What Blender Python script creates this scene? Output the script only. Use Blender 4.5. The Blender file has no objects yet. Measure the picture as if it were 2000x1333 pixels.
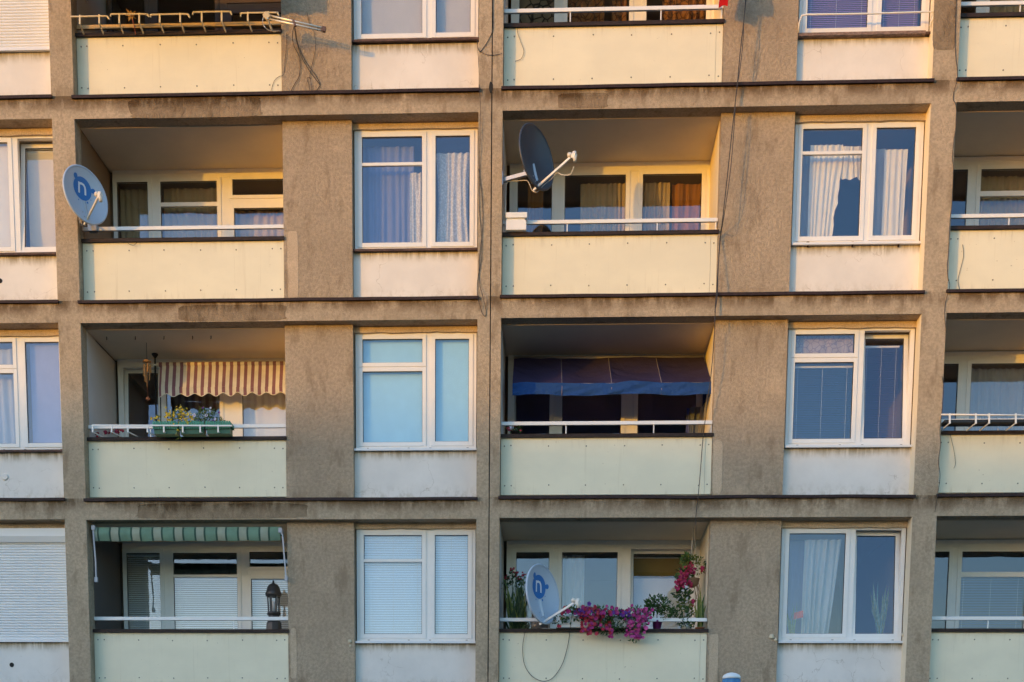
import bpy, math, random
from mathutils import Vector, Matrix, noise as mnoise
random.seed(7)
S = bpy.context.scene
col = S.collection
R_ = math.radians

# ------------------------------------------------------------------ camera
CAM = Vector((1.06462, -19.49977, -10.37403))
F, CX, CY = 2491.65, 971.5, 1908.83          # focal length and principal point, in photo pixels
ROWS = [Vector((0.99889505, 0.04636101, 0.00770326)),
        Vector((0.01319793, -0.11940803, -0.99275754)),
        Vector((-0.04510541, 0.99176226, -0.11988796))]
cam = bpy.data.cameras.new('camera')
camo = bpy.data.objects.new('camera', cam)
col.objects.link(camo)
r, u, b = ROWS[0], -ROWS[1], -ROWS[2]
camo.matrix_world = Matrix(((r.x, u.x, b.x, CAM.x), (r.y, u.y, b.y, CAM.y), (r.z, u.z, b.z, CAM.z), (0, 0, 0, 1)))
cam.sensor_width = 36
cam.lens = F / 2000 * 36
cam.shift_x = (1000 - CX) / 2000
cam.shift_y = (CY - 666.5) / 2000
cam.clip_start = 0.1
cam.clip_end = 3000
S.camera = camo

# ------------------------------------------------------------------ sky, sun, exposure
SUN_EL, SUN_AZ = R_(2.0), R_(46)             # low evening sun, left of the facade's normal
world = bpy.data.worlds.new('World')
S.world = world
world.use_nodes = True
nt = world.node_tree
sky = nt.nodes.new('ShaderNodeTexSky')
sky.sky_type = 'NISHITA'
sky.sun_disc = False
sky.sun_elevation = SUN_EL
sky.sun_rotation = math.pi + SUN_AZ
sky.air_density = 1.0
sky.dust_density = 0.6
sky.ozone_density = 2.65
nt.nodes['Background'].inputs['Strength'].default_value = 0.15
nt.links.new(sky.outputs[0], nt.nodes['Background'].inputs[0])
sl = bpy.data.lights.new('sun', 'SUN')
sl.energy = 0.235
sl.angle = R_(0.55)
sl.color = (1.0, 0.45, 0.01)
so = bpy.data.objects.new('sun', sl)
col.objects.link(so)
sdir = Vector((-math.sin(SUN_AZ) * math.cos(SUN_EL), -math.cos(SUN_AZ) * math.cos(SUN_EL), math.sin(SUN_EL)))
so.rotation_euler = (-sdir).to_track_quat('-Z', 'Y').to_euler()
S.view_settings.view_transform = 'Standard'
S.view_settings.look = 'None'
S.view_settings.exposure = 3.15
S.view_settings.gamma = 1
S.cycles.max_bounces = 8
S.cycles.transparent_max_bounces = 12
S.cycles.use_denoising = True


# ------------------------------------------------------------------ helpers
def at(px, py, Y):
    """the point of the plane y = Y that the photo shows at pixel (px, py)"""
    v = ROWS[0] * ((px - CX) / F) + ROWS[1] * ((py - CY) / F) + ROWS[2]
    t = (Y - CAM.y) / v.y
    return CAM + v * t


def atx(px, Y, z):
    lo, hi = at(px, 0, Y), at(px, 1333, Y)
    t = (z - lo.z) / (hi.z - lo.z)
    return lo.x + t * (hi.x - lo.x)


class MB:
    def __init__(s):
        s.v, s.f, s.m, s.sm = [], [], [], []

    def face(s, pts, m=0, sm=False):
        i = len(s.v)
        s.v += [Vector(p) for p in pts]
        s.f.append(list(range(i, i + len(pts))))
        s.m.append(m); s.sm.append(sm)
        return s

    def box(s, x0, x1, y0, y1, z0, z1, m=0):
        if x0 > x1: x0, x1 = x1, x0
        if y0 > y1: y0, y1 = y1, y0
        if z0 > z1: z0, z1 = z1, z0
        i = len(s.v)
        s.v += [Vector(p) for p in ((x0, y0, z0), (x1, y0, z0), (x1, y1, z0), (x0, y1, z0),
                                    (x0, y0, z1), (x1, y0, z1), (x1, y1, z1), (x0, y1, z1))]
        for q in ((0, 3, 2, 1), (4, 5, 6, 7), (0, 1, 5, 4), (1, 2, 6, 5), (2, 3, 7, 6), (3, 0, 4, 7)):
            s.f.append([i + k for k in q]); s.m.append(m); s.sm.append(False)
        return s

    def ring(s, x0, x1, z0, z1, w, y0, y1, m=0):
        """a rectangular frame of width w in the xz plane"""
        s.box(x0, x0 + w, y0, y1, z0, z1, m); s.box(x1 - w, x1, y0, y1, z0, z1, m)
        s.box(x0 + w, x1 - w, y0, y1, z0, z0 + w, m); s.box(x0 + w, x1 - w, y0, y1, z1 - w, z1, m)
        return s

    def tube(s, pts, rad, n=8, m=0, cap=True):
        pts = [Vector(p) for p in pts]
        rads = rad if isinstance(rad, (list, tuple)) else [rad] * len(pts)
        base = len(s.v)
        prev = None
        for k, p in enumerate(pts):
            a = pts[min(k + 1, len(pts) - 1)] - pts[max(k - 1, 0)]
            if a.length < 1e-9: a = Vector((0, 0, 1))
            a.normalize()
            if prev is None:
                ref = Vector((0, 0, 1)) if abs(a.z) < 0.9 else Vector((1, 0, 0))
                x = a.cross(ref).normalized()
            else:
                x = (prev - a * prev.dot(a))
                x = x.normalized() if x.length > 1e-6 else a.orthogonal().normalized()
            prev = x
            y = a.cross(x)
            for j in range(n):
                t = 2 * math.pi * j / n
                s.v.append(p + (x * math.cos(t) + y * math.sin(t)) * rads[k])
        for k in range(len(pts) - 1):
            for j in range(n):
                q = [base + k * n + j, base + k * n + (j + 1) % n, base + (k + 1) * n + (j + 1) % n, base + (k + 1) * n + j]
                s.f.append(q); s.m.append(m); s.sm.append(True)
        if cap:
            s.f.append([base + j for j in range(n)][::-1]); s.m.append(m); s.sm.append(False)
            e = base + (len(pts) - 1) * n
            s.f.append([e + j for j in range(n)]); s.m.append(m); s.sm.append(False)
        return s

    def bar(s, a, b_, w, h, m=0):
        """a rectangular bar from a to b"""
        a, b_ = Vector(a), Vector(b_)
        d = (b_ - a).normalized()
        ref = Vector((0, 0, 1)) if abs(d.z) < 0.9 else Vector((0, 1, 0))
        x = d.cross(ref).normalized() * w / 2
        y = x.normalized().cross(d) * h / 2
        i = len(s.v)
        for p in (a, b_):
            s.v += [p - x - y, p + x - y, p + x + y, p - x + y]
        for q in ((0, 3, 2, 1), (4, 5, 6, 7), (0, 1, 5, 4), (1, 2, 6, 5), (2, 3, 7, 6), (3, 0, 4, 7)):
            s.f.append([i + k for k in q]); s.m.append(m); s.sm.append(False)
        return s

    def grid(s, fn, nu, nv, m=0, sm=True):
        i = len(s.v)
        for b_ in range(nv + 1):
            for a in range(nu + 1):
                s.v.append(Vector(fn(a / nu, b_ / nv)))
        for b_ in range(nv):
            for a in range(nu):
                k = i + b_ * (nu + 1) + a
                s.f.append([k, k + 1, k + nu + 2, k + nu + 1]); s.m.append(m); s.sm.append(sm)
        return s

    def lathe(s, c, prof, n=16, m=0, sm=True, axis=None, yscale=1):
        """prof: list of (radius, height) turned about the vertical through c"""
        i = len(s.v)
        c = Vector(c)
        for (rr, h) in prof:
            for j in range(n):
                t = 2 * math.pi * j / n
                s.v.append(c + Vector((rr * math.cos(t), rr * math.sin(t) * yscale, h)))
        for k in range(len(prof) - 1):
            for j in range(n):
                s.f.append([i + k * n + j, i + k * n + (j + 1) % n, i + (k + 1) * n + (j + 1) % n, i + (k + 1) * n + j])
                s.m.append(m); s.sm.append(sm)
        s.f.append([i + j for j in range(n)][::-1]); s.m.append(m); s.sm.append(False)
        e = i + (len(prof) - 1) * n
        s.f.append([e + j for j in range(n)]); s.m.append(m); s.sm.append(False)
        return s

    def xform(s, M, start=0):
        for k in range(start, len(s.v)):
            s.v[k] = M @ s.v[k]
        return s

    def build(s, name, mats, parent=None, org=(0, 0, 0), bevel=0):
        me = bpy.data.meshes.new(name)
        o_ = Vector(org)
        me.from_pydata([tuple(p - o_) for p in s.v], [], s.f)
        if not isinstance(mats, (list, tuple)): mats = [mats]
        for mt in mats: me.materials.append(mt)
        me.polygons.foreach_set('material_index', s.m)
        me.polygons.foreach_set('use_smooth', s.sm)
        me.update()
        o = bpy.data.objects.new(name, me)
        col.objects.link(o)
        if parent: o.parent = parent
        else: o.location = o_
        if bevel:
            md = o.modifiers.new('bevel', 'BEVEL')
            md.width = bevel; md.segments = 2; md.limit_method = 'ANGLE'; md.angle_limit = R_(40)
        return o


def tag(o, label, cat, group=None):
    o['label'] = label; o['category'] = cat
    if group: o['group'] = group
    return o


def thing(name, loc, label, cat, group=None):
    o = bpy.data.objects.new(name, None)
    o.empty_display_size = 0.1
    col.objects.link(o)
    o.location = loc
    return tag(o, label, cat, group)


# ------------------------------------------------------------------ materials
def newmat(name):
    m = bpy.data.materials.new(name)
    m.use_nodes = True
    return m, m.node_tree, m.node_tree.nodes['Principled BSDF']


def N(t, kind, **kw):
    n = t.nodes.new(kind)
    for k, v in kw.items():
        if k.startswith('i_'):
            n.inputs[k[2:].replace('_', ' ')].default_value = v
        else:
            setattr(n, k, v)
    return n


def mapped(t, scale=(1, 1, 1), loc=(0, 0, 0)):
    tc = N(t, 'ShaderNodeTexCoord')
    mp = N(t, 'ShaderNodeMapping')
    mp.inputs['Scale'].default_value = scale
    mp.inputs['Location'].default_value = loc
    t.links.new(tc.outputs['Object'], mp.inputs[0])
    return mp.outputs[0]


def noise(t, vec, scale, detail=4, rough=.6):
    n = N(t, 'ShaderNodeTexNoise')
    n.inputs['Scale'].default_value = scale
    n.inputs['Detail'].default_value = detail
    n.inputs['Roughness'].default_value = rough
    t.links.new(vec, n.inputs['Vector'])
    return n.outputs['Fac']


def ramp(t, fac, a, b_, v0=0.0, v1=1.0):
    mr = N(t, 'ShaderNodeMapRange')
    mr.interpolation_type = 'SMOOTHSTEP'
    mr.inputs[1].default_value = a; mr.inputs[2].default_value = b_
    mr.inputs[3].default_value = v0; mr.inputs[4].default_value = v1
    t.links.new(fac, mr.inputs[0])
    return mr.outputs[0]


def mth(t, op, a, b_=None, c=None):
    n = N(t, 'ShaderNodeMath', operation=op)
    for i, x in enumerate((a, b_, c)):
        if x is None: continue
        if isinstance(x, (int, float)): n.inputs[i].default_value = x
        else: t.links.new(x, n.inputs[i])
    return n.outputs[0]


def mixc(t, fac, a, b_, mode='MIX'):
    n = N(t, 'ShaderNodeMix', data_type='RGBA', blend_type=mode)
    for i, x in ((0, fac), (6, a), (7, b_)):
        if isinstance(x, (int, float)): n.inputs[i].default_value = x
        elif isinstance(x, tuple): n.inputs[i].default_value = (*x, 1)
        else: t.links.new(x, n.inputs[i])
    return n.outputs[2]


def bump(t, bs, h, strength, dist):
    n = N(t, 'ShaderNodeBump')
    n.inputs['Strength'].default_value = strength
    n.inputs['Distance'].default_value = dist
    t.links.new(h, n.inputs['Height'])
    t.links.new(n.outputs[0], bs.inputs['Normal'])


def plain(name, c, rough=.5, metal=0, var=.12, vs=6, bumpy=0, bs_=80, spec=None):
    """painted or plastic surface with a little cloudiness"""
    m, t, b_ = newmat(name)
    v = mapped(t)
    n = noise(t, v, vs, 5)
    hi = tuple(min(1, x * (1 + var)) for x in c); lo = tuple(x * (1 - var) for x in c)
    t.links.new(mixc(t, n, lo, hi), b_.inputs['Base Color'])
    t.links.new(ramp(t, n, .2, .8, max(.02, rough - .08), min(1, rough + .08)), b_.inputs['Roughness'])
    b_.inputs['Metallic'].default_value = metal
    if spec is not None: b_.inputs['Specular IOR Level'].default_value = spec
    if bumpy:
        bump(t, b_, noise(t, v, bs_, 3), .5, bumpy)
    return m


FL = -12.0      # z of the building's base: object space of its parts starts there


def storey_z(t):
    """height above the ledge of the storey, 0 .. 2.8"""
    tc = N(t, 'ShaderNodeTexCoord')
    sx = N(t, 'ShaderNodeSeparateXYZ')
    t.links.new(tc.outputs['Object'], sx.inputs[0])
    return mth(t, 'WRAP', mth(t, 'ADD', sx.outputs[2], FL + 28.0), 2.8, 0.0)


def mat_plaster(name, c, rough_scale=70, dist=.008, stain=1.0):
    m, t, b_ = newmat(name)
    v = mapped(t)
    big = noise(t, v, .9, 5, .6)
    mid = noise(t, mapped(t, (1.6, 1.6, .55), (3, 1, 7)), 3.0, 6, .65)
    fine = noise(t, v, rough_scale, 3, .7)
    grit = noise(t, v, rough_scale * .5, 4, .75)
    base = mixc(t, ramp(t, big, .3, .7), tuple(x * .86 for x in c), tuple(x * 1.10 for x in c))
    base = mixc(t, ramp(t, grit, .38, .62, 0, .55), base, tuple(x * .58 for x in c))
    base = mixc(t, ramp(t, fine, .55, .75, 0, .5), base, tuple(min(1, x * 1.35) for x in c))
    base = mixc(t, ramp(t, mid, .52, .68, 0, .58 * stain), base, (c[0] * .46, c[1] * .42, c[2] * .38))
    # soot and rain stains that gather on the beams under the dark ledges
    z = storey_z(t)
    st = noise(t, mapped(t, (3.2, 1, .9), (1, 2, 3)), 1.1, 6, .7)
    zz = mth(t, 'ADD', z, mth(t, 'MULTIPLY', noise(t, mapped(t, (1, 1, 1), (5, 5, 5)), 2.6, 4, .7), .22))
    near = mth(t, 'MULTIPLY', ramp(t, zz, 2.66, 2.86), ramp(t, st, .38, .56, .12, .92 * stain))
    base = mixc(t, near, base, (c[0] * .30, c[1] * .25, c[2] * .20))
    # grime rising from the ledges at the foot of the piers
    lowm = mth(t, 'MULTIPLY', ramp(t, zz, .34, .10), ramp(t, st, .42, .64, 0, .5 * stain))
    base = mixc(t, lowm, base, (c[0] * .45, c[1] * .40, c[2] * .34))
    # pale washed-out places
    pale = noise(t, mapped(t, (1, 1, 1), (11, 4, 2)), 1.4, 5, .7)
    base = mixc(t, ramp(t, pale, .58, .70, 0, .34), base, tuple(min(1, x * 1.35) for x in c))
    t.links.new(base, b_.inputs['Base Color'])
    b_.inputs['Roughness'].default_value = .95
    b_.inputs['Specular IOR Level'].default_value = .1
    bump(t, b_, mth(t, 'ADD', mth(t, 'MULTIPLY', fine, .45), grit), 1.0, dist)
    return m


def mat_spandrel():
    m, t, b_ = newmat('white_render')
    c = (.78, .745, .69)
    v = mapped(t)
    big = noise(t, v, 1.3, 5)
    base = mixc(t, ramp(t, big, .3, .7), tuple(x * .92 for x in c), tuple(min(1, x * 1.04) for x in c))
    z = storey_z(t)
    drip = noise(t, mapped(t, (9, 1, .5), (2, 2, 1)), 1.5, 5, .75)
    edge = noise(t, mapped(t, (2.0, 1, 1.0), (5, 0, 0)), 2.2, 5, .7)
    top = mth(t, 'MULTIPLY', ramp(t, mth(t, 'ADD', z, mth(t, 'MULTIPLY', edge, .22)), .68, .86), ramp(t, drip, .33, .58, .15, .92))
    top = mth(t, 'MULTIPLY', top, mth(t, 'LESS_THAN', z, 1.0))
    base = mixc(t, top, base, (.30, .25, .16))
    low = mth(t, 'MULTIPLY', ramp(t, z, .30, .0), ramp(t, noise(t, mapped(t, (3, 1, 2)), 3.5, 7, .75), .45, .62, 0, .55))
    base = mixc(t, low, base, (.42, .37, .28))
    # hairline cracks
    vo = N(t, 'ShaderNodeTexVoronoi', feature='DISTANCE_TO_EDGE')
    vo.inputs['Scale'].default_value = 1.7
    dn = N(t, 'ShaderNodeTexNoise'); dn.inputs['Scale'].default_value = 4; dn.inputs['Detail'].default_value = 5
    t.links.new(v, dn.inputs['Vector'])
    add = N(t, 'ShaderNodeVectorMath', operation='MULTIPLY_ADD')
    t.links.new(dn.outputs['Color'], add.inputs[0]); add.inputs[1].default_value = (.45, .45, .45); t.links.new(v, add.inputs[2])
    t.links.new(add.outputs[0], vo.inputs['Vector'])
    cr = mth(t, 'MULTIPLY', ramp(t, vo.outputs['Distance'], .010, .002), ramp(t, noise(t, v, 2.1, 2), .52, .62, 0, .40))
    base = mixc(t, cr, base, (.34, .29, .22))
    t.links.new(base, b_.inputs['Base Color'])
    b_.inputs['Roughness'].default_value = .9
    b_.inputs['Specular IOR Level'].default_value = .2
    bump(t, b_, mth(t, 'ADD', noise(t, v, 9, 4), mth(t, 'MULTIPLY', noise(t, v, 70, 3), .25)), .35, .01)
    return m


def mat_panel():
    m, t, b_ = newmat('cream_board')
    c = (.81, .75, .555)
    v = mapped(t)
    big = noise(t, mapped(t, (1, 1, 1.6)), 1.1, 5)
    base = mixc(t, ramp(t, big, .3, .7), tuple(x * .94 for x in c), tuple(min(1, x * 1.03) for x in c))
    run = noise(t, mapped(t, (14, 1, .35)), 1.4, 5, .7)
    base = mixc(t, ramp(t, run, .58, .76, 0, .34), base, (.50, .43, .27))
    z = storey_z(t)
    edge = mth(t, 'MULTIPLY', mth(t, 'MAXIMUM', ramp(t, z, .66, .90), ramp(t, z, .22, .06)), ramp(t, noise(t, mapped(t, (5, 1, .8), (4, 4, 4)), 2.0, 6, .75), .50, .70, 0, .34))
    base = mixc(t, edge, base, (.40, .33, .20))
    sp = noise(t, v, 26, 2, .5)
    base = mixc(t, mth(t, 'MULTIPLY', ramp(t, sp, .74, .78, 0, .6), ramp(t, big, .4, .6)), base, (.30, .24, .13))
    t.links.new(base, b_.inputs['Base Color'])
    t.links.new(ramp(t, big, .2, .8, .45, .62), b_.inputs['Roughness'])
    b_.inputs['Specular IOR Level'].default_value = .3
    bump(t, b_, noise(t, mapped(t, (1, 1, .5)), 2.5, 3), .25, .012)
    return m


def mat_ledge(name, c, flake):
    m, t, b_ = newmat(name)
    v = mapped(t)
    n = noise(t, mapped(t, (3, 3, 8)), 5, 6, .7)
    base = mixc(t, ramp(t, n, .35, .7), tuple(x * .7 for x in c), tuple(x * 1.5 for x in c))
    base = mixc(t, ramp(t, noise(t, mapped(t, (2, 4, 10)), 6, 6, .8), .64, .72, 0, .7), base, flake)
    t.links.new(base, b_.inputs['Base Color'])
    b_.inputs['Roughness'].default_value = .6
    b_.inputs['Specular IOR Level'].default_value = .2
    bump(t, b_, noise(t, v, 12, 4), .5, .01)
    return m


def mat_glass():
    m, t, b_ = newmat('window_glass')
    t.nodes.remove(b_)
    out = t.nodes['Material Output']
    lw = N(t, 'ShaderNodeLayerWeight'); lw.inputs['Blend'].default_value = .5
    f = mth(t, 'ADD', mth(t, 'MULTIPLY', mth(t, 'POWER', lw.outputs['Facing'], 4.0), .85), .070)
    tr = N(t, 'ShaderNodeBsdfTransparent'); tr.inputs[0].default_value = (.97, .98, .98, 1)
    gl = N(t, 'ShaderNodeBsdfGlossy'); gl.inputs['Roughness'].default_value = .0
    gl.inputs[0].default_value = (.86, .88, 1, 1)
    bn = N(t, 'ShaderNodeBump'); bn.inputs['Strength'].default_value = .06; bn.inputs['Distance'].default_value = .02
    t.links.new(noise(t, mapped(t, (1, 1, 1)), 2.2, 2), bn.inputs['Height'])
    t.links.new(bn.outputs[0], gl.inputs['Normal'])
    mx = N(t, 'ShaderNodeMixShader')
    t.links.new(f, mx.inputs[0]); t.links.new(tr.outputs[0], mx.inputs[1]); t.links.new(gl.outputs[0], mx.inputs[2])
    t.links.new(mx.outputs[0], out.inputs[0])
    return m


def mat_cloth(name, c, trans=.35, holes=0.0, pattern=None, sheer=0.0, weave=120, wd=.002):
    """woven cloth: diffuse plus light let through; holes = share of open lace"""
    m, t, b_ = newmat(name)
    out = t.nodes['Material Output']
    v = mapped(t)
    n = noise(t, v, 5, 4)
    base = mixc(t, n, tuple(x * .88 for x in c), tuple(min(1, x * 1.06) for x in c))
    if pattern:
        vo = N(t, 'ShaderNodeTexVoronoi', feature='SMOOTH_F1' if pattern[1] == 'blob' else 'DISTANCE_TO_EDGE')
        vo.inputs['Scale'].default_value = pattern[2]
        t.links.new(mapped(t, (1, .2, 1)), vo.inputs['Vector'])
        base = mixc(t, ramp(t, vo.outputs['Distance'], pattern[3], pattern[4]), base, pattern[0])
    t.links.new(base, b_.inputs['Base Color'])
    b_.inputs['Roughness'].default_value = .9
    b_.inputs['Specular IOR Level'].default_value = .1
    tl = N(t, 'ShaderNodeBsdfTranslucent'); t.links.new(base, tl.inputs[0])
    mx = N(t, 'ShaderNodeMixShader'); mx.inputs[0].default_value = trans
    t.links.new(b_.outputs[0], mx.inputs[1]); t.links.new(tl.outputs[0], mx.inputs[2])
    res = mx.outputs[0]
    if holes or sheer:
        tp = N(t, 'ShaderNodeBsdfTransparent')
        m2 = N(t, 'ShaderNodeMixShader')
        if holes:
            vo = N(t, 'ShaderNodeTexVoronoi', feature='F1'); vo.inputs['Scale'].default_value = 44
            t.links.new(mapped(t, (1, .3, .8)), vo.inputs['Vector'])
            fl = noise(t, v, 9, 4)
            t.links.new(mth(t, 'MAXIMUM', mth(t, 'MULTIPLY', ramp(t, mth(t, 'ADD', vo.outputs['Distance'], mth(t, 'MULTIPLY', fl, .4)), .55, .75), holes), sheer), m2.inputs[0])
        else:
            m2.inputs[0].default_value = sheer
        t.links.new(res, m2.inputs[1]); t.links.new(tp.outputs[0], m2.inputs[2])
        res = m2.outputs[0]
    bump(t, b_, noise(t, v, weave, 4), .3 if wd < .01 else .9, wd)
    t.links.new(res, out.inputs[0])
    return m


def mat_stripes(name, ca, cb, period, duty=.5, off=0.0, line=None, trans=.25):
    m, t, b_ = newmat(name)
    out = t.nodes['Material Output']
    tc = N(t, 'ShaderNodeTexCoord'); sx = N(t, 'ShaderNodeSeparateXYZ')
    t.links.new(tc.outputs['Object'], sx.inputs[0])
    w = mth(t, 'WRAP', mth(t, 'ADD', sx.outputs[0], 50 * period + off), period, 0.0)
    w = mth(t, 'DIVIDE', w, period)
    fac = mth(t, 'LESS_THAN', w, duty)
    n = noise(t, mapped(t), 4, 5)
    base = mixc(t, fac, cb, ca)
    if line:
        d = mth(t, 'MINIMUM', mth(t, 'ABSOLUTE', mth(t, 'SUBTRACT', w, duty)), mth(t, 'MINIMUM', w, mth(t, 'SUBTRACT', 1.0, w)))
        base = mixc(t, mth(t, 'LESS_THAN', d, .045), base, line)
    base = mixc(t, ramp(t, n, .3, .7, 0, .25), base, (.25, .22, .2), 'MULTIPLY')
    t.links.new(base, b_.inputs['Base Color'])
    b_.inputs['Roughness'].default_value = .85
    b_.inputs['Specular IOR Level'].default_value = .15
    tl = N(t, 'ShaderNodeBsdfTranslucent'); t.links.new(base, tl.inputs[0])
    mx = N(t, 'ShaderNodeMixShader'); mx.inputs[0].default_value = trans
    t.links.new(b_.outputs[0], mx.inputs[1]); t.links.new(tl.outputs[0], mx.inputs[2])
    t.links.new(mx.outputs[0], out.inputs[0])
    bump(t, b_, noise(t, mapped(t), 90, 2), .3, .002)
    return m


def mat_leaf(name, c, c2):
    m, t, b_ = newmat(name)
    out = t.nodes['Material Output']
    n = noise(t, mapped(t), 22, 3)
    base = mixc(t, ramp(t, n, .35, .65), c, c2)
    t.links.new(base, b_.inputs['Base Color'])
    b_.inputs['Roughness'].default_value = .55
    tl = N(t, 'ShaderNodeBsdfTranslucent'); t.links.new(base, tl.inputs[0])
    mx = N(t, 'ShaderNodeMixShader'); mx.inputs[0].default_value = .3
    t.links.new(b_.outputs[0], mx.inputs[1]); t.links.new(tl.outputs[0], mx.inputs[2])
    t.links.new(mx.outputs[0], out.inputs[0])
    return m


PLASTER = mat_plaster('roughcast_plaster', (.585, .465, .325), 62, .022)
PIERM = mat_plaster('coarse_roughcast', (.585, .46, .325), 46, .034, .8)
PATCH = mat_plaster('repair_mortar', (.34, .255, .165), 26, .03, 1.3)
SMOOTHP = mat_plaster('smooth_mortar', (.60, .47, .33), 120, .003, .6)
WHITE_R = mat_spandrel()
CREAM = mat_panel()
SCREW = plain('screw_head', (.20, .18, .14), .5, .5)
LEDGE = mat_ledge('brown_flashing', (.036, .021, .020), (.24, .18, .14))
COPING = mat_ledge('dark_coping', (.035, .022, .018), (.16, .12, .09))
PVC = plain('white_pvc', (.80, .785, .75), .42, 0, .07, 7)
GASKET = plain('black_gasket', (.03, .03, .03), .6)
GLASS = mat_glass()
RAILW = plain('white_rail_paint', (.80, .79, .76), .45, 0, .08, 9, .002, 40)
RAILWOOD = plain('bare_wood_rail', (.58, .42, .22), .7, 0, .2, 12)
SILLW = plain('white_sill_metal', (.74, .75, .76), .35, .0, .08, 7)
SILLB = mat_ledge('brown_sill_metal', (.10, .06, .05), (.35, .28, .22))
CEIL = plain('loggia_ceiling_paint', (.76, .66, .50), .9, 0, .14, 1.5, .004, 30)
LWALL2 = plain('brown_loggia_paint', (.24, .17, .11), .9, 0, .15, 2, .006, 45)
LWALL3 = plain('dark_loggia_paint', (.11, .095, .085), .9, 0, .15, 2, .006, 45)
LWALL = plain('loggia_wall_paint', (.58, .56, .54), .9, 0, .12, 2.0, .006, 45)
LWALLR = plain('cream_reveal_paint', (.80, .72, .55), .9, 0, .08, 2.5, .006, 45)
INNER = plain('interior_wall_paint', (.34, .28, .22), .9, 0, .1, 2)
DARK = plain('dark_joint_filler', (.02, .018, .016), .9)
SHUT = plain('shutter_slat', (.76, .76, .74), .4, 0, .04, 3)
GREY = plain('grey_metal', (.42, .43, .44), .4, .5, .1, 8)
BLACKM = plain('black_metal', (.02, .02, .022), .45, .3)
CABLE = plain('black_cable', (.035, .03, .028), .55)
CABLEW = plain('white_cable', (.70, .66, .58), .5)
WHITE_B = plain('white_blind_fabric', (.80, .79, .76), .7, 0, .03, 3)
SLAT = plain('blind_slat', (.80, .80, .78), .4, 0, .03, 3)
SLATB = plain('blue_blind_slat', (.09, .17, .40), .45, 0, .05, 3)
SLATP = plain('violet_slat_pink_reflection', (.27, .17, .33), .45, 0, .05, 3)  # violet slats with the pane's pink reflection mixed into the colour
SLATW = plain('cool_white_blind_slat', (.70, .80, .86), .4, 0, .03, 3)
DISH_W = plain('dish_light_paint', (.47, .53, .62), .35, 0, .06, 6)
DISH_D = plain('dish_dark_paint', (.055, .06, .075), .4, 0, .1, 6)
LOGO = plain('logo_blue', (.02, .16, .46), .5, 0, .05, 6)

# ------------------------------------------------------------------ the building
H = 2.8
ROOT = Vector((0, 2.5, FL))
bld = thing('apartment_building', ROOT, 'rough plastered apartment block with cream balcony boards and white framed windows', 'building')


def part(mb, name, mats, parent=None, bevel=0, label=None):
    o = mb.build(name, mats, parent or bld, ROOT, bevel)
    if label: o['label'] = label
    return o


P1L, P1R, CL, CR, PRL, PRR = -6.375, -6.045, -.188, .156, 6.178, 6.524
XA, XD = -11.0, 11.0
BAYS = [(XA, P1L), (P1R, CL), (CR, PRL), (PRR, XD)]
BDZ = [0, -.011, 0, .009]                    # the bays meet a little out of level at the joint
PIER_B, PIER_C = (-3.042, -2.032), (3.270, 4.312)
DEPTH = 1.5                                  # depth of the loggias

for (x0, x1, nm) in ((P1L, P1R, 0), (CL, -.007, 1), (.009, CR, 1), (PRL, PRR, 0)):
    part(MB().box(x0, x1, 0, .6, FL, 3.75), 'pilaster', PLASTER)
part(MB().box(-.007, .009, .035, .5, FL, 3.7), 'expansion_joint', DARK)
# chipped edge of the joint
part(MB().grid(lambda a, c: (-.012 + .03 * math.cos(a * 6.283) * c, -.0025, .01 + .075 * math.sin(a * 6.283) * c + .01 * math.sin(a * 25) * c), 14, 1, 0, False), 'chipped_edge', DARK)


def ledge(x0, x1, z):
    mb = MB()
    n = max(4, int((x1 - x0) / .25))
    ys = ((-.040, -.036), (-.040, .004), (.24, .012), (.24, -.028), (-.026, -.028), (-.026, -.038))
    for k in range(n):
        for q in range(len(ys)):
            (ya, za), (yb, zb) = ys[q], ys[(q + 1) % len(ys)]
            pts = []
            for (kk, y, zz) in ((k, ya, za), (k + 1, ya, za), (k + 1, yb, zb), (k, yb, zb)):
                x = x0 + (x1 - x0) * kk / n
                w = (mnoise.noise(Vector((x * 1.3, z, 0))) * .009) if y < .1 else 0
                pts.append((x, y + w * .8, z + zz + w))
            mb.face(pts)
    mb.face([(x0, y, z + zz) for y, zz in ys[:4]]); mb.face([(x1, y, z + zz) for y, zz in ys[:4]][::-1])
    return part(mb, 'ledge', LEDGE)


for k in range(-1, 4):
    zt = -H * k
    for bi, (x0, x1) in enumerate(BAYS):
        dz = BDZ[bi]
        part(MB().box(x0, x1, 0, .235, zt - .30 + dz, zt - .03 + dz), 'beam', PLASTER)
        ledge(x0 - (.02 if bi else 0), x1 + (.02 if bi < 3 else 0), zt + dz)
    part(MB().box(XA, XD, .62, 5.2, zt - .25, zt - .02), 'floor_slab', INNER)
    # back of the beam down to slab edge
    part(MB().box(XA, XD, .24, .62, zt - .25, zt - .04), 'slab_edge', PLASTER)

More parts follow.
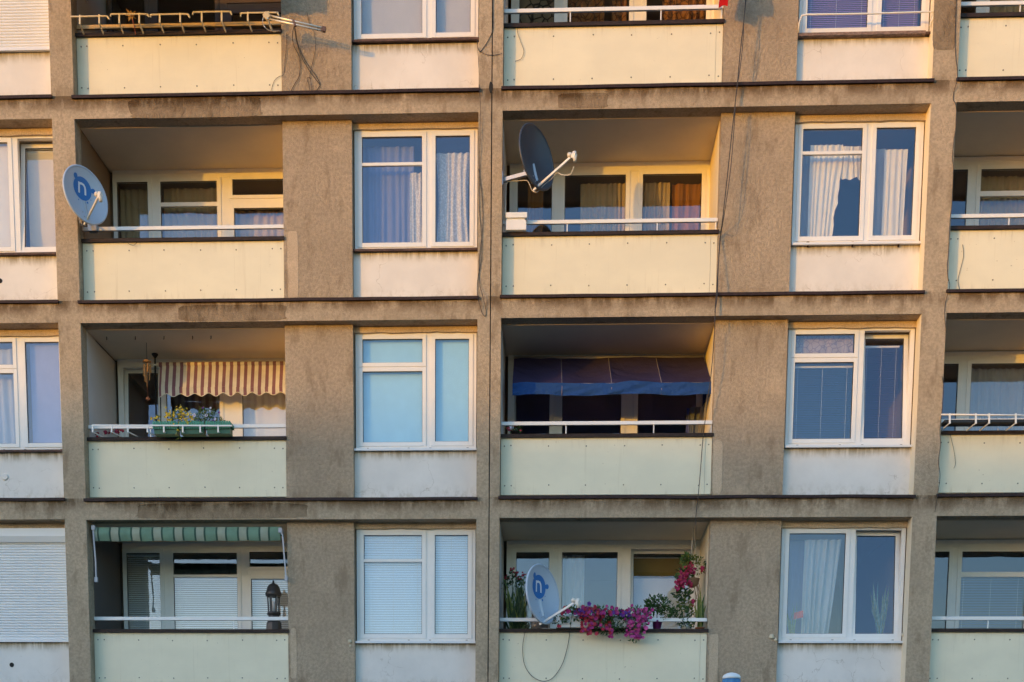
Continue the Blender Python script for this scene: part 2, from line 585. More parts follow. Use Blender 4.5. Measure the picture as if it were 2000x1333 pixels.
# loggias ------------------------------------------------------------
LOG = {'B': (P1R, PIER_B[0]), 'C': (CR, PIER_C[0]), 'D': (PRR, 9.45)}
for nm, (x0, x1) in LOG.items():
    dz = {'B': -.011, 'C': 0, 'D': .009}[nm]
    for k in range(-1, 4):
        zt = -H * k
        part(MB().box(x0, x1, .2352, DEPTH, zt - .315 + dz, zt - .251), 'loggia_ceiling', CEIL)
    for k in range(0, 4):
        zb = -H * k
        mb = MB()
        mb.box(x0 - .12, x0 + .004, .601 if nm != 'B' else .601, DEPTH, zb - .019, zb + 2.45)
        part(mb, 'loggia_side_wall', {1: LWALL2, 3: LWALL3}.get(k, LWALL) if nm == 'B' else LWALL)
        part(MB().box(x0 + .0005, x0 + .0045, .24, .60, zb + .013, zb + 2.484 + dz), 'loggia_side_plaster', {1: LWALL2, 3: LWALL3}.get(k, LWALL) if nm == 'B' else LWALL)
        if True:
            part(MB().box(x1 - .004, x1 + .10, .32, DEPTH, zb - .019, zb + 2.484), 'loggia_side_wall', LWALLR)

# piers, spandrels, lintels ------------------------------------------
for (px0, px1), dz in ((PIER_B, -.011), (PIER_C, 0), ((XA, -8.175), 0), ((9.452, XD), .009)):
    for k in range(-1, 4):
        zb = -H * k
        top = zb + 2.5 + dz if k >= 0 else 3.73
        part(MB().box(px0, px1, .15, .6, zb + .012, top), 'pier', PIERM)
WINX = {'A': (-8.17, -6.372), 'B': (-2.015, -.215), 'C': (4.345, 6.165)}
for nm, (w0, w1) in WINX.items():
    for k in range(-1, 4):
        zb = -H * k
        l = {'A': -8.174, 'B': PIER_B[1], 'C': PIER_C[1]}[nm]
        rr = {'A': P1L, 'B': CL, 'C': PRL}[nm]
        top = .745 if not (nm == 'C' and k == 0) else .70
        part(MB().box(l, rr, .252, .55, zb + .012, zb + top), 'spandrel', WHITE_R)
        if k >= 0:
            dz = {'A': 0, 'B': -.011, 'C': 0}[nm]
            mb = MB()
            n = 24                      # the uneven lower edge of the lintel plaster
            pts = []
            for q in range(n + 1):
                x = l + (rr - l) * q / n
                pts.append((x, zb + 2.405 + .012 * mnoise.noise(Vector((x * 5, zb, 3))) + .008 * mnoise.noise(Vector((x * 17, zb, 3)))))
            for q in range(n):
                (xa, za), (xb, zb_) = pts[q], pts[q + 1]
                zt = zb + 2.485 + dz + .014
                mb.face([(xa, .238, za), (xb, .238, zb_), (xb, .238, zt), (xa, .238, zt)])
                mb.face([(xa, .238, za), (xa, .5, za), (xb, .5, zb_), (xb, .238, zb_)])
            part(mb, 'lintel', SMOOTHP)
# painted reveal of the right pilaster beside the windows
for k in range(0, 4):
    zb = -H * k
    part(MB().box(PRL - .006, PRL - .0005, .015, .2515, zb + .012, zb + 2.499), 'painted_reveal', LWALLR)
    part(MB().box(P1L - .006, P1L - .0005, .015, .2515, zb + .012, zb + 2.499), 'painted_reveal', LWALLR)

# the wall under and over the visible storeys, party walls, rooms
part(MB().box(XA, XD, .02, .6, FL, -8.71), 'ground_storey_wall', PLASTER)
part(MB().box(XA, XD, .0, 5.4, 3.76, 3.95), 'roof', GREY)
mb = MB()
mb.box(XA, XD, 5.2, 5.4, FL, 3.74)
for x in (XA - .2, -6.2, -.02, 6.35, XD):
    mb.box(x - .1, x + .1, .66, 5.19, FL, 3.74)
for x in (-2.55, 3.80):
    mb.box(x - .06, x + .06, .66, 5.19, FL, 3.74)
part(mb, 'interior_wall', INNER)


# balcony fronts ------------------------------------------------------
def balcony(x0, x1, k, dz, rail=True, posts=(), rail_z=1.08, rail_mat=None, seam=None):
    zb = -H * k + dz
    mb = MB()
    xr = x1
    y0, y1 = .168, .186
    if seam:
        mb.box(x0 + .006, seam - .002, y0, y1, zb + .068, zb + .885)
        mb.box(seam + .002, x1 - .006, y0, y1, zb + .068, zb + .885)
    else:
        mb.box(x0 + .006, x1 - .006, y0, y1, zb + .068, zb + .885)
    xs = [x0 + .065, x0 + .16] + [x0 + .16 + (x1 - x0 - .34) * q / 5 for q in range(1, 5)] + [x1 - .18, x1 - .055]
    for x in xs:
        for z in (zb + .20, zb + .765):
            jx, jz = random.uniform(-.008, .008), random.uniform(-.008, .008)
            st = len(mb.v)
            mb.lathe((0, 0, 0), [(.0105, 0), (.0105, .003), (.006, .006)], 8, 1)
            mb.xform(Matrix.Translation((x + jx, y0, z + jz)) @ Matrix.Rotation(R_(90), 4, 'X'), st)
    p = part(mb, 'balcony_front', [CREAM, SCREW], None, .0)
    cb = MB().box(x0 - (.0 if k else 0), x1 + .012, .135, .30, zb + .888, zb + .925)
    cb.box(x0, x1 + .012, .128, .135, zb + .876, zb + .9248)
    part(cb, 'coping', COPING, p)
    part(MB().box(x0 + .004, x1 - .004, .20, .29, zb + .014, zb + .886), 'parapet_wall', LWALL, p)
    if rail:
        r_ = MB()
        rm = rail_mat or RAILW
        z = zb + rail_z
        r_.box(x0 + .005, x1 - .005, .185, .225, z - .026, z + .026)
        for x in posts:
            r_.box(x - .008, x + .008, .197, .213, zb + .925, z - .026)
        part(r_, 'handrail', rm, p, .004)
    return p


for k in range(-1, 4):
    balcony(*LOG['B'], k, -.011, k >= 0, {1: (), 2: (-5.1,), 3: (-5.177, -3.89)}.get(k, ()), {0: 1.035, 1: 1.085, 2: 1.09, 3: 1.09}.get(k, 1.08), RAILWOOD if k == 0 else None)
    balcony(*LOG['C'], k, 0, k >= 0, {0: (1.102, 2.387, 3.24), 1: (1.098, 2.398, 3.24), 2: (1.12, 2.41, 3.25), 3: (2.45,)}.get(k, ()), {0: 1.12, 1: 1.085, 2: 1.09, 3: 1.065}.get(k, 1.08), None, LOG['C'][1] - .10)
    balcony(*LOG['D'], k, .009, k >= 0, (7.40, 8.9), 1.08)


# windows ---------------------------------------------------------------
def sash(parent, x0, x1, z0, z1, y, w=.062, trans=None, tilt=0.0, door=False, th=.058, mat=None):
    """one leaf: frame, gasket, glass; tilt leans its top into the room"""
    mb = MB()
    mb.ring(x0, x1, z0, z1, w, y, y + th)
    g = .007
    xi0, xi1, zi0, zi1 = x0 + w, x1 - w, z0 + w, z1 - w
    if trans:
        for (ta, tb) in trans:
            mb.box(xi0, xi1, y + .006, y + th - .006, ta, tb)
    mb.ring(xi0 - .001, xi1 + .001, zi0 - .001, zi1 + .001, g, y + .012, y + .030, 1)
    pn = MB()
    pn.box(xi0 + .002, xi1 - .002, y + .026, y + .032, zi0 + .002, zi1 - .002)
    if tilt:
        M = Matrix.Translation((0, y + .03, z0)) @ Matrix.Rotation(-tilt, 4, 'X') @ Matrix.Translation((0, -y - .03, -z0))
        mb.xform(M); pn.xform(M)
    part(mb, 'sash', [mat or PVC, GASKET], parent, .004)
    part(pn, 'pane', GLASS, parent)


def sill(parent, x0, x1, z, mat, y0=.185):
    mb = MB()
    mb.face([(x0, y0, z - .034), (x1, y0, z - .034), (x1, y0, z - .004), (x0, y0, z - .004)])
    mb.face([(x0, y0, z - .004), (x1, y0, z - .004), (x1, .275, z + .012), (x0, .275, z + .012)])
    mb.face([(x0, y0, z - .034), (x0, y0 + .02, z - .034), (x1, y0 + .02, z - .034), (x1, y0, z - .034)])
    mb.face([(x0, y0 + .02, z - .034), (x0, .275, z - .02), (x1, .275, z - .02), (x1, y0 + .02, z - .034)])
    mb.face([(x0, y0, z - .034), (x0, y0, z - .004), (x0, .275, z + .012), (x0, .275, z - .02)])
    mb.face([(x1, y0, z - .034), (x1, .275, z - .02), (x1, .275, z + .012), (x1, y0, z - .004)])
    part(mb, 'sill', mat, parent)


WY = .27


def window(nm, k, mull, trans=None, tilt=(0, 0), sill_mat=None, ztop=2.44, zbot=.765, double=False):
    x0, x1 = WINX[nm]
    zb = -H * k + {'A': 0, 'B': -.011, 'C': 0}[nm]
    z0, z1 = zb + zbot, zb + ztop
    mb = MB()
    mb.ring(x0, x1, z0, z1, .06, WY + .012, WY + .085)
    mb.box(mull - .048, mull + .048, WY + .012, WY + .085, z0 + .06, z1 - .06)
    for fx in (.10, .44, .62, .93):
        xx = x0 + (x1 - x0) * fx
        mb.box(xx - .016, xx + .016, WY + .0095, WY + .0125, z0 + .019, z0 + .026, 1)
    f = part(mb, 'window', [PVC, GASKET], None, .003)
    if double:
        ta, tb = zb + trans[0], zb + trans[1]
        tc = (ta + tb) / 2
        part(MB().box(x0 + .06, mull - .048, WY + .0125, WY + .08, tc - .02, tc + .02), 'transom', PVC, f)
        sash(f, x0 + .048, mull - .034, tc + .004, z1 - .048, WY, .058)
        sash(f, x0 + .048, mull - .034, z0 + .048, tc - .004, WY, .058)
    else:
        sash(f, x0 + .048, mull - .034, z0 + .048, z1 - .048, WY, .064, [(zb + trans[0], zb + trans[1])] if trans else None, tilt[0])
    sash(f, mull + .034, x1 - .048, z0 + .048, z1 - .048, WY + (.02 if tilt[1] else 0), .064, None, tilt[1])
    xl = x0 - .012 if nm != 'A' else x0
    sill(f, xl, x1 + (.012 if nm == 'B' else .005), z0 - .002, sill_mat or SILLW)
    return f


wf = {}
wf['B0'] = window('B', 0, -.925, None, sill_mat=SILLB, zbot=.80)
wf['B1'] = window('B', 1, -.925, (1.937, 1.98), sill_mat=SILLB)
wf['B2'] = window('B', 2, -.925, (1.90, 1.98), double=True)
wf['B3'] = window('B', 3, -.925, (1.937, 1.98))
wf['C0'] = window('C', 0, 5.40, None, sill_mat=SILLB, zbot=.745)
wf['C1'] = window('C', 1, 5.40, (1.985, 2.03))
wf['C2'] = window('C', 2, 5.395, (1.953, 2.06), double=True, tilt=(0, R_(5.5)))
wf['C3'] = window('C', 3, 5.385, None, tilt=(0, R_(5.0)))
wf['A1'] = window('A', 1, -7.06, None, tilt=(0, R_(5.5)), sill_mat=SILLB)
wf['A2'] = window('A', 2, -7.10, (1.905, 1.99), sill_mat=SILLB, double=True)
for k in (0, 3):
    wf['A%d' % k] = window('A', k, -7.06, None)

# the dark panel under the left leaf and white board of the top window C0
part(MB().box(4.30, 6.10, .17, .2515, .705, .745), 'sill_board', mat_ledge('weathered_sill', (.22, .15, .12), (.5, .42, .34)), wf['C0'])
g = MB()
pa, pb = at(1560, 66, .10), at(1820, 26, .10)
pts = [at(1560, 64, .14), at(1561, 45, .10), at(1566, 31, .08), at(1576, 29, .06), at(1700, 27, .06), at(1800, 24, .06), at(1826, 23, .08), at(1820, 40, .10), at(1816, 52, .14)]
g.tube(pts, .012, 8)
part(g, 'guard_bar', RAILW, wf['C0'])

# roller shutters of the left column
for k, zs0, zs1, boxed in ((0, .765, 2.44, False), (3, .765, 2.44, True)):
    zb = -H * k
    x0, x1 = -8.16, -6.392
    mb = MB()
    z = zb + zs0
    top = zb + (2.24 if boxed else 2.42)
    while z < top - .02:
        def sl_(a, c, z=z):
            t = c
            return (x0 + .03 + (x1 - x0 - .06) * a, .238 - .011 * math.sin(math.pi * min(1, t * 1.12)), z + .0395 * t)
        mb.grid(sl_, 1, 6)
        z += .0405
    s_ = part(mb, 'roller_shutter', SHUT, None)
    gd = MB().box(x0, x0 + .03, .215, .262, zb + zs0, top); gd.box(x1 - .03, x1, .215, .262, zb + zs0, top)
    part(gd, 'guide_rail', SHUT, s_, .003)
    if boxed:
        bx = MB()
        prof = [(.262, 2.405), (.150, 2.405), (.150, 2.29), (.185, 2.21), (.262, 2.20)]
        for (ya, za), (yb, zb2) in zip(prof, prof[1:]):
            bx.face([(x0, ya, zb + za), (x0, yb, zb + zb2), (x1, yb, zb + zb2), (x1, ya, zb + za)])
        part(bx, 'shutter_box', SHUT, s_)

# vent holes in the spandrels of the left column
for (px, py) in ((0, 549), (23, 1299)):
    p = at(px, py, .25)
    mb = MB().lathe((0, 0, 0), [(.035, 0), (.035, .004)], 16)
    mb.xform(Matrix.Translation((p.x, .2505, p.z)) @ Matrix.Rotation(R_(90), 4, 'X'))
    part(mb, 'vent_hole', DARK)
p = at(10, 932, .25)
mb = MB().lathe((0, 0, 0), [(.05, 0), (.05, .012), (.04, .02)], 16)
mb.xform(Matrix.Translation((p.x, .2515, p.z)) @ Matrix.Rotation(R_(90), 4, 'X'))
part(mb, 'vent_cap', WHITE_R)


# loggia glazing ----------------------------------------------------------
LY = 1.44


SHADEF = plain('shaded_frame_brown', (.10, .06, .04), .5, 0, .2, 6)  # shade under the top awning is put into this frame colour


def loggia_glazing(nm, k, lights, head=2.42, low=.10):
    """lights: (x0, x1, [bars], tilt, zlow) in metres; each a leaf"""
    x0, x1 = LOG[nm]
    zb = -H * k
    fm = SHADEF if (nm, k) == ('B', 0) else PVC
    mb = MB()
    a, b2 = x0 + .05, x1 + .02
    hz = zb + head
    mb.box(a, b2, LY, LY + .07, hz - .07, hz)
    edges = [a] + [(lights[q][1] + lights[q + 1][0]) / 2 for q in range(len(lights) - 1)] + [min(b2, lights[-1][1] + .08)]
    mb.box(a, lights[0][0] - .05, LY, LY + .07, zb + .0, hz - .07)
    for q in range(len(lights) - 1):
        mb.box(lights[q][1] + .045, lights[q + 1][0] - .045, LY, LY + .07, zb + .0, hz - .07)
    if lights[-1][1] + .05 < b2:
        mb.box(lights[-1][1] + .05, b2, LY, LY + .07, zb, hz - .07)
    mb.box(a, b2, LY, LY + .07, hz + .0005, zb + 2.484)       # head infill
    f = part(mb, 'loggia_window', fm, None, .004)
    for (l, r2, bars, tilt, lo) in lights:
        if bars == 'door':
            tz = zb + 2.0
            part(MB().box(l - .045, r2 + .05, LY + .002, LY + .068, tz - .045, tz + .045), 'transom', fm, f)
            sash(f, l - .055, r2 + .055, tz + .035, hz - .055, LY - .012, .05, mat=fm)
            sash(f, l - .055, r2 + .055, zb + .06, tz - .035, LY - .012, .07, None, tilt, mat=fm)
        else:
            sash(f, l - .065, r2 + .065, zb + lo, hz - .055, LY - .012, .065, [(zb + b0, zb + b1) for b0, b1 in bars], tilt, mat=fm)
            if lo > .3:
                part(MB().box(l - .06, r2 + .06, LY - .005, LY + .06, zb + .0, zb + lo - .001), 'apron_wall', LWALL, f)
    return f


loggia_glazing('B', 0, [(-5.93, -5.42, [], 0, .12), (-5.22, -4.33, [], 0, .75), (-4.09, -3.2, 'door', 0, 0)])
loggia_glazing('B', 1, [(-5.928, -5.441, [], 0, .12), (-5.239, -4.349, [(1.935, 1.995)], 0, .75), (-4.10, -3.2, 'door', 0, 0)])
loggia_glazing('B', 2, [(-5.86, -5.38, [], R_(3), .12), (-5.22, -4.365, [], 0, .75), (-4.0, -3.15, [], 0, .75)])
loggia_glazing('B', 3, [(-5.93, -5.384, [], 0, .12), (-5.166, -4.13, [(1.92, 1.965)], 0, .75), (-3.92, -3.15, 'door', 0, 0)])
loggia_glazing('C', 0, [(.33, .86, [], 0, .12), (1.06, 1.99, [], 0, .75), (2.25, 3.146, [], 0, .75)])
loggia_glazing('C', 1, [(.33, .858, [], 0, .12), (1.055, 1.989, [], 0, .75), (2.248, 3.146, [], 0, .75)])
loggia_glazing('C', 2, [(.33, .86, [], 0, .12), (1.06, 1.98, [], 0, .75), (2.24, 3.14, [], 0, .75)])
loggia_glazing('C', 3, [(.36, .885, [], 0, .12), (1.089, 1.967, [], 0, .75), (2.227, 3.125, [], R_(4.5), .75)])
for k in range(4):
    loggia_glazing('D', k, [(6.72, 7.148, [], 0, .12), (7.347, 8.35, [(1.915, 1.99)] if k in (1, 3) else [], 0, .75), (8.6, 9.3, 'door', 0, 0)])

# repair patches, thin mortar skins with ragged edges ---------------------
def patch(px0, px1, py0, py1, Y, mat, seed, name='plaster_patch'):
    c0, c1 = at(px0, py0, Y), at(px1, py1, Y)
    cx, cz, hw, hh = (c0.x + c1.x) / 2, (c0.z + c1.z) / 2, abs(c1.x - c0.x) / 2, abs(c1.z - c0.z) / 2
    mb = MB(); n = 64; pts = []
    for q in range(n):
        t = 2 * math.pi * q / n
        e = .28
        x = math.copysign(abs(math.cos(t)) ** e, math.cos(t)) * hw
        z = math.copysign(abs(math.sin(t)) ** e, math.sin(t)) * hh
        j = 1 + .10 * mnoise.noise(Vector((math.cos(t) * 2.5, math.sin(t) * 2.5, seed))) + .05 * mnoise.noise(Vector((math.cos(t) * 9, math.sin(t) * 9, seed)))
        pts.append((cx + x * min(j, 1.02), cz + z * min(j, 1.0)))
    mb.face([(x, Y - .004, z) for x, z in pts])
    for q in range(n):
        (xa, za), (xb, zb2) = pts[q], pts[(q + 1) % n]
        mb.face([(xa, Y - .004, za), (xa, Y + .002, za), (xb, Y + .002, zb2), (xb, Y - .004, zb2)])
    part(mb, name, mat)


patch(252, 512, 193, 228, 0, PATCH, 1)
patch(1090, 1188, 183, 211, 0, PATCH, 2)
patch(264, 600, 984, 1013, 0, PATCH, 3)
patch(350, 560, 597, 626, 0, PATCH, 4)
patch(1827, 1866, -40, 98, 0, PATCH, 5)
patch(561, 583, 452, 586, .15, SMOOTHP, 6)
patch(567, 580, 1228, 1325, .15, SMOOTHP, 7)
patch(1394, 1409, 860, 966, .15, SMOOTHP, 8)
patch(1386, 1401, 1238, 1345, .15, SMOOTHP, 9)


# ------------------------------------------------------------------ curtains and blinds
LACE = mat_cloth('lace_curtain', (.84, .80, .72), .15, .22, None, .05)
SKYTINT = mat_cloth('sky_tinted_sheer', (.33, .36, .60), .3, 0, None, .22)  # sky reflected in the pane is tinted into the cloth
SHEER = mat_cloth('sheer_curtain', (.72, .76, .82), .3, 0, None, .25)
WHITEC = mat_cloth('white_curtain', (.86, .82, .72), .12)
BEIGEC = mat_cloth('beige_curtain', (.60, .48, .30), .2, 0, None, .1)
BROWNC = mat_cloth('brown_print_curtain', (.42, .20, .07), .35, 0, ((.12, .05, .02), 'edge', 10, .10, .03))
PEBBLE = mat_cloth('pebble_print', (.40, .32, .22), .2, 0, ((.03, .025, .02), 'edge', 7.5, .10, .04))
ORANGEC = mat_cloth('orange_curtain', (.52, .24, .07), .4)
LACEP = mat_cloth('patterned_voile', (.62, .50, .46), .4, 0, ((.40, .32, .34), 'edge', 13, .09, .03))


def curtain(x0, x1, z0, z1, y, mat, label, amp=.03, per=.12, taper=0.0, seed=0, group=None, ragged=0.0, nx=None, gather=None):
    """hanging cloth with folds; taper pulls the right edge in (or the left if negative) towards the bottom"""
    nx = nx or max(12, int((x1 - x0) / per * 8))

    def fn(a, c):
        z = z1 + (z0 - z1) * c
        lo, hi = x0, x1
        if taper > 0: hi = x1 - taper * c
        if taper < 0: lo = x0 - taper * c
        if gather:
            m_ = math.sin(math.pi * c) * gather
            lo, hi = lo + m_ * .5, hi - m_ * .5
        x = lo + (hi - lo) * a
        if ragged and a > .96:
            x += ragged * mnoise.noise(Vector((z * 11, seed, 0)))
        ph = 2 * math.pi * (x1 - x0) * a / per
        w = amp * math.sin(ph + 3.4 * mnoise.noise(Vector((a * 4, c * .9, seed)))) * (.55 + .45 * c)
        w += amp * .9 * mnoise.noise(Vector((a * 8, c * 2, seed + 4)))
        zz = z
        if ragged and c > .98: zz += ragged * mnoise.noise(Vector((x * 13, seed, 2)))
        return (x, y + w, zz)
    org = ((x0 + x1) / 2, y, z1)
    o = MB().grid(fn, nx, 14).build('curtain', mat, None, org)
    return tag(o, label, 'curtain', group or 'curtains behind the windows')


def roller_blind(x0, x1, z0, z1, y, mat, label):
    t = thing('roller_blind', ((x0 + x1) / 2, y, z1), label, 'blind', 'blinds behind the windows')
    org = t.location.copy()
    mb = MB().grid(lambda a, c: (x0 + (x1 - x0) * a, y + .004 * math.sin(a * 5) * c, z1 + (z0 - z1) * c), 8, 6)
    mb.build('fabric', mat, t, org)
    MB().tube([(x0, y + .012, z1), (x1, y + .012, z1)], .016, 8).build('roller', SLAT, t, org)
    MB().box(x0, x1, y - .004, y + .006, z0 - .015, z0).build('bottom_bar', SLAT, t, org)
    return t


def venetian(x0, x1, z0, z1, y, mat, label, pitch=.025, ang=62):
    t = thing('venetian_blind', ((x0 + x1) / 2, y, z1), label, 'blind', 'blinds behind the windows')
    org = t.location.copy()
    mb = MB()
    ca, sa = math.cos(R_(ang)) * .0125, math.sin(R_(ang)) * .0125
    z = z1 - .03
    while z > z0 + .02:
        mb.face([(x0, y - ca, z - sa), (x1, y - ca, z - sa), (x1, y, z + .0015), (x0, y, z + .0015)])
        mb.face([(x0, y, z + .0015), (x1, y, z + .0015), (x1, y + ca, z + sa), (x0, y + ca, z + sa)])
        z -= pitch
    mb.build('slats', mat, t, org)
    c = MB()
    for fx in (.09, .5, .91):
        x = x0 + (x1 - x0) * fx
        c.box(x - .0015, x + .0015, y - .0165, y - .0145, z0, z1)
    c.build('cord', CABLEW, t, org)
    MB().box(x0, x1, y - .014, y + .014, z1 - .025, z1).build('head_rail', SLAT, t, org)
    MB().box(x0, x1, y - .010, y + .010, z0, z0 + .014).build('bottom_rail', SLAT, t, org)
    return t


GL = (-1.915, -1.015); GR = (-.84, -.325)       # glass openings of the B windows
CGL = (4.44, 5.31); CGR = (5.495, 6.02)
# B0 : pale roller blinds
roller_blind(GL[0], GL[1], .93, 2.35, .40, mat_cloth('beige_blind', (.66, .62, .52), .2), 'beige roller blind, wide one, under the antenna in the top storey window')
roller_blind(GR[0], GR[1], .93, 2.35, .40, mat_cloth('beige_blind_narrow', (.66, .62, .52), .2), 'beige roller blind, narrow one, right of the wide one at the top')
# B1 lace
zb = -H
curtain(-1.93, -1.17, zb + .80, zb + 2.30, .52, SKYTINT, 'smooth net curtain tinted with sky reflection in left half of the lace curtain window', .02, .11, 0, 1)
curtain(-1.22, -1.00, zb + .80, zb + 1.90, .44, LACE, 'narrow strip of patterned lace curtain beside the window mullion', .022, .09, 0, 2)
curtain(-.84, -.33, zb + .78, zb + 2.16, .44, LACE, 'sunlit lace curtain drawn to a narrow foot in right casement', .026, .10, .0, 3, gather=.08)
# B2 blinds
BLUEB = mat_cloth('pale_blue_blind', (.40, .70, .82), .08)
roller_blind(GL[0], GL[1], -5.6 + .86, -5.6 + 2.36, .37, BLUEB, 'pale blue roller blind filling the wide casement above the venetian blinds')
roller_blind(GR[0], GR[1], -5.6 + .86, -5.6 + 2.36, .37, BLUEB, 'pale blue roller blind filling the narrow casement above the venetian blinds')
# B3 venetian
venetian(GL[0], GL[1], -8.4 + .83, -8.4 + 2.33, .345, SLATW, 'closed white venetian blind in the wide casement at the bottom')
venetian(GR[0], GR[1], -8.4 + .83, -8.4 + 2.33, .345, SLATW, 'closed white venetian blind in the narrow casement at the bottom')
# C0
venetian(CGL[0], CGL[1], .80, 2.35, .36, SLATP, 'dark violet venetian blind in the wide casement behind the guard bar')
venetian(CGR[0], CGR[1], .80, 2.35, .36, SLATP, 'dark violet venetian blind in the narrow casement behind the guard bar')
# C1 curtains
curtain(4.40, 4.72, zb + .80, zb + 2.2, .62, SHEER, 'grey net curtain at the far left of the torn curtain window', .02, .12, 0, 11)
curtain(4.60, 5.09, zb + .80, zb + 2.20, .46, WHITEC, 'white curtain with a ragged right edge beside the dark gap', .016, .085, .16, 12, ragged=.06)
curtain(5.05, 5.34, zb + 1.74, zb + 2.18, .47, WHITEC, 'short torn remnant of white curtain above the dark gap', .016, .09, 0, 13, ragged=.045, nx=60)
curtain(5.47, 5.72, zb + .80, zb + 2.2, .60, SHEER, 'grey net curtain in narrow casement of the torn curtain window', .02, .12, 0, 14)
curtain(5.66, 5.99, zb + .80, zb + 2.12, .45, WHITEC, 'white sunlit curtain strip in narrow casement right of the torn one', .016, .09, .02, 15)
# C2
zb = -5.6
curtain(4.45, 5.31, zb + 2.03, zb + 2.36, .42, LACEP, 'short mauve patterned voile across the top light of the window', .012, .2, 0, 21)
venetian(4.44, 5.31, zb + .83, zb + 1.93, .40, SLATB, 'deep blue venetian blind lowered below the patterned voile', .025, 25)
venetian(5.50, 6.02, zb + .84, zb + 2.26, .56, SLATP, 'violet venetian blind with pink reflection painted in behind the tilted casement', .025, 25)
# C3
zb = -8.4
curtain(4.44, 4.80, zb + .80, zb + 2.30, .62, SKYTINT, 'thin veil curtain left of the gathered white curtain at bottom right', .015, .12, 0, 31)
curtain(4.72, 5.27, zb + .80, zb + 2.28, .48, mat_cloth('soft_white_curtain', (.58, .64, .68), .3, 0, None, .10), 'gathered off white curtain swept left in the bottom right window', .035, .09, .16, 32)
# A1, A2
zb = -H
roller_blind(-8.05, -7.18, zb + .82, zb + 2.34, .37, mat_cloth('white_blind_left', (.84, .78, .64), .1), 'white roller blind in the left casement beside the leaning sash')
roller_blind(-6.96, -6.44, zb + .86, zb + 2.30, .50, mat_cloth('cream_blind', (.80, .72, .56), .1), 'cream roller blind behind the leaning sash at the left edge')
zb = -5.6
curtain(-8.05, -7.17, zb + .82, zb + 2.30, .48, SHEER, 'white net curtain with soft folds in the lower left edge window', .025, .13, 0, 41)
roller_blind(-6.97, -6.44, zb + .84, zb + 2.36, .38, mat_cloth('lilac_blind', (.31, .33, .50), .1), 'plain lilac grey roller blind at the lower left edge')
# loggia curtains
LCY = 1.66
zb = -H
curtain(-5.95, -5.42, zb + .15, zb + 2.3, LCY, BEIGEC, 'dim beige curtain in narrow pane behind the blue disc dish', .03, .12, 0, 51)
curtain(-5.25, -4.33, zb + .8, zb + 2.3, LCY, BEIGEC, 'dim beige curtain in wide balcony pane under the striped soffit light', .03, .13, 0, 52)
bpy.data.objects[-1]['label'] = 'dim beige curtain in wide balcony pane right of the sunlit dish'
curtain(-4.12, -3.0, zb + .12, zb + 1.95, LCY, BEIGEC, 'dim beige curtain behind the sunlit balcony door', .03, .13, 0, 53)
curtain(1.30, 2.02, zb + .8, zb + 2.28, LCY, BEIGEC, 'straight grey beige curtain right of the dark dish', .025, .08, 0, 54)
curtain(2.23, 2.68, zb + .8, zb + 2.28, LCY, BEIGEC, 'beige half curtain left of the orange one in the balcony window', .025, .08, 0, 55)
curtain(2.72, 3.17, zb + .8, zb + 2.28, LCY + .05, ORANGEC, 'glowing orange brown curtain at the right end of the balcony window', .04, .16, 0, 56)
curtain(.48, .72, zb + .15, zb + 2.28, LCY, ORANGEC, 'dark red brown curtain strip left of the dark dish', .03, .12, 0, 57)
zb = 0
curtain(.25, .95, .15, 2.3, 1.40 + .26, PEBBLE, 'curtain with a pebble print at the left of the top balcony', .02, .22, 0, 61)
curtain(1.02, 1.62, .8, 2.3, LCY, BROWNC, 'broad brown print curtain next to the pebble print', .04, .15, 0, 62)
curtain(1.74, 1.96, .8, 2.3, LCY, BROWNC, 'slim brown print curtain left of the dark opening', .04, .12, 0, 63)
curtain(2.50, 3.16, .8, 2.3, LCY, BROWNC, 'brown print curtain in narrow folds beside the red cloth', .05, .13, 0, 64)
zb = -5.6
curtain(-4.03, -3.0, zb + .8, zb + 2.3, LCY - .06, WHITEC, 'bright white curtain under the striped awning shadow', .015, .3, 0, 71)
curtain(-5.24, -4.35, zb + .8, zb + 1.45, LCY - .05, SHEER, 'white half curtain behind the flower box', .02, .14, 0, 72)
zb = -8.4
venetian(-5.95, -5.37, zb + .15, zb + 2.3, LCY - .1, SLAT, 'white venetian blind in narrow pane under the green awning', .03, 60)
venetian(-5.19, -4.11, zb + .8, zb + 1.93, LCY - .1, SLAT, 'white venetian blind in wide pane under the green awning', .03, 60)
venetian(-3.95, -3.1, zb + .15, zb + 1.90, LCY - .1, SLAT, 'white venetian blind in the door behind the lantern', .03, 60)
curtain(1.10, 1.45, zb + .8, zb + 2.3, LCY, SHEER, 'veil curtain behind the petunias and the dish', .02, .09, 0, 81)
roller_blind(2.23, 3.13, zb + 1.5, zb + 2.28, LCY + .12, mat_cloth('ceiling_reflection_ochre', (.34, .24, .07), .2), 'ochre sheet standing in for the ceiling reflection in the leaning balcony window')  # ochre paints the ceiling's reflection in the upper glass
curtain(2.21, 3.15, zb + .8, zb + 1.95, LCY + .06, WHITEC, 'pale flat sheet standing in for the sky reflection behind the leaning balcony window', .006, .5, 0, 83)  # white paints the bright sky reflected in the lower glass
for k, lab in ((0, 'dull curtain in the topmost right edge balcony'), (1, 'brown curtain in the right edge balcony under the bare handrail'), (2, 'grey pleated curtain in the right edge balcony with the planter rack')):
    curtain(7.33, 8.36, -H * k + .8, -H * k + 2.3, LCY, BEIGEC if k != 2 else SHEER, lab, .03, .11, 0, 90 + k)
venetian(7.33, 8.36, -8.4 + .8, -8.4 + 1.95, LCY - .1, SLATB, 'grey venetian blind in the bottom right edge balcony', .025, 30)

